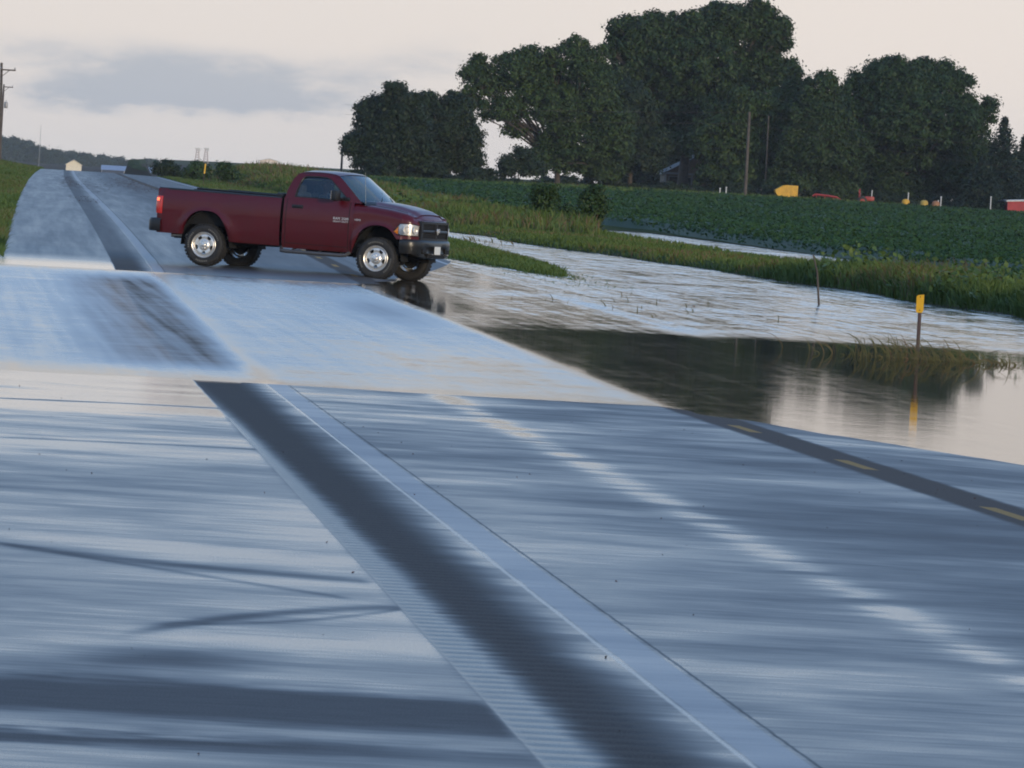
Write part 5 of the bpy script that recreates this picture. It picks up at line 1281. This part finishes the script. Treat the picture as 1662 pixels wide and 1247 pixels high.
def pump(name, label, px, py, Y, col_, pipe):
    b_ = frame_at(px, py, Y); root = empty(name, b_); tag(root, label, 'farm equipment')
    m = MB(); m.lathe([(0, .25), (.34, .25), (.42, .4), (.42, .85), (.30, 1.0), (.1, 1.06), (0, 1.06)], 16, 2); m.build('tank', col_, root, True, 40)
    MB().box((0, 0, .18), (.9, .6, .08)).box((-.35, 0, .05), (.08, .5, .3)).box((.35, 0, .05), (.08, .5, .3)).build('skid', M_wood, root)
    if pipe: MB().tube([(.22, -.1, .6), (.24, -.1, pipe)], .065, 8).build('standpipe', M_white, root, True)
pump('seed_tender', 'small yellow tank with a white standpipe under the big round maple', 1469, 344, 846, M_ywag, 1.75)
pump('seed_tender', 'small yellow tank right of the one with the white standpipe', 1499, 345, 844, mat('faded_yellow', (.42, .28, .05), .6), 0)
pump('seed_tender', 'small rust coloured tank right of the two yellow ones', 1518, 346, 844, mat('faded_orange', (.30, .14, .06), .6), 1.15)
for px, py, h_, lb in ((1168, 318, .75, 'left of two short white pipes at the field edge below the house'), (1178, 318, .9, 'right of two short white pipes at the field edge below the house'), (1607, 345, 1.5, 'white pipe standing alone left of the red shed'), (1526, 346, 1.2, 'white pipe beside the rust coloured tank')):
    b_ = frame_at(px, py, 832); o = MB().lathe([(0, -.3), (.06, -.3), (.06, h_+.2), (.085, h_+.22), (.085, h_+.34), (0, h_+.36)], 10, 2, b_).build('white_pipe', M_white, None, True, 40); tag(o, lb, 'pipe')
# far buildings
gable_house('gabled_building', 'tiny white gabled building far off where the road meets the trees', 118, 2600, 5.0, 9, 3.0, 4.5, mat('cream_siding', (.80, .70, .52), .7), mat('pale_roof', (.60, .55, .46), .7), cat='building', base_drop=1.0)
lbn = gable_house('long_barn', 'long low white barn with a blue-grey roof far down the road', 205, 2600, 16.5, 8, 3.0, 4.0, M_white, mat('metal_roof', (.30, .34, .42), .4, .3), cat='barn', base_drop=1.0)
[bpy.data.objects.remove(c) for c in list(lbn.children_recursive)]
MB().box((0, 0, .9), (16.5, 8, 4.0)).build('wall', M_white, lbn); MB().box((2.6, -4.05, .15), (11, .12, 1.3)).build('brick_base', mat('brick_base', (.30, .14, .11), .8), lbn)
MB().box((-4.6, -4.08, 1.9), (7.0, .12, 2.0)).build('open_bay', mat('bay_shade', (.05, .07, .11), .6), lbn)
MB().prism([(-4.6, 2.95), (4.6, 2.95), (0, 4.5)], -8.5, 8.5, 0).build('roof', mat('metal_roof_sheet', (.33, .37, .45), .4, .3), lbn)
m = MB()
for k in range(6): m.box((1.0+k*1.2, -4.1, 2.0), (.55, .1, .9))
m.build('window', M_win, lbn)
for px, py, lb in ((321, 240, 'left one of two pale grain elevator towers on the horizon'), (335, 240, 'right one of two pale grain elevator towers on the horizon')):
    Y = 2500; t_ = at(px, py, Y); z0_ = land_at(t_.x, Y); root = empty('grain_tower', (t_.x, Y, z0_)); tag(root, lb, 'grain tower', 'grain elevator towers on the horizon'); h_ = t_.z-z0_
    m = MB()
    for sx in (-1, 1):
        for sy in (-1, 1): m.tube([(sx*.8, sy*.8, -.3), (sx*.35, sy*.35, h_*.9)], .10, 5)
    for k in range(6): z = h_*(.1+.14*k); w = .8-.45*z/h_; m.tube([(-w, -w, z), (w, -w, z+h_*.12)], .07, 5); m.tube([(w, -w, z), (-w, -w, z+h_*.12)], .07, 5)
    m.build('lattice', mat('pink_grey_steel', (.42, .34, .32), .6), root, True); MB().box((0, 0, h_*.95), (1.6, 1.2, h_*.09)).box((.5, -.4, h_*.86), (.7, .7, h_*.12)).build('head_house', M_white, root)
gable_house('white_shed', 'pale low shed just showing over the weeds behind the truck cab', 434, 2300, 5, 6, 1.6, 2.2, mat('pink_white', (.72, .62, .55), .7), M_white, cat='shed', base_drop=1.0)
Y = 3000; t_ = at(66.5, 203, Y); z0_ = land_at(t_.x, Y); o = MB().tube([(t_.x, Y, z0_-.5), (t_.x, Y, (z0_+t_.z)/2), (t_.x, Y, t_.z)], [.12, .09, .06], 6).build('radio_mast', M_grey, None, True); tag(o, 'thin radio mast rising above the hazy trees at the left', 'mast')

# ------------------------------------------------------------------ haze
m = MB(); m.box((300, 2400, 12.0), (2600, 5400, 40.0))
mh = bpy.data.materials.new('haze'); mh.use_nodes = True; t = mh.node_tree; t.nodes.remove(t.nodes['Principled BSDF'])
v_ = t.nodes.new('ShaderNodeVolumePrincipled'); v_.inputs['Color'].default_value = (.86, .90, .96, 1); v_.inputs['Density'].default_value = 0.000050; v_.inputs['Anisotropy'].default_value = 0.0
t.links.new(v_.outputs[0], t.nodes['Material Output'].inputs['Volume'])
hz = m.build('haze', mh); tag(hz, 'thin morning haze over the flooded road and fields', 'haze', kind='stuff')
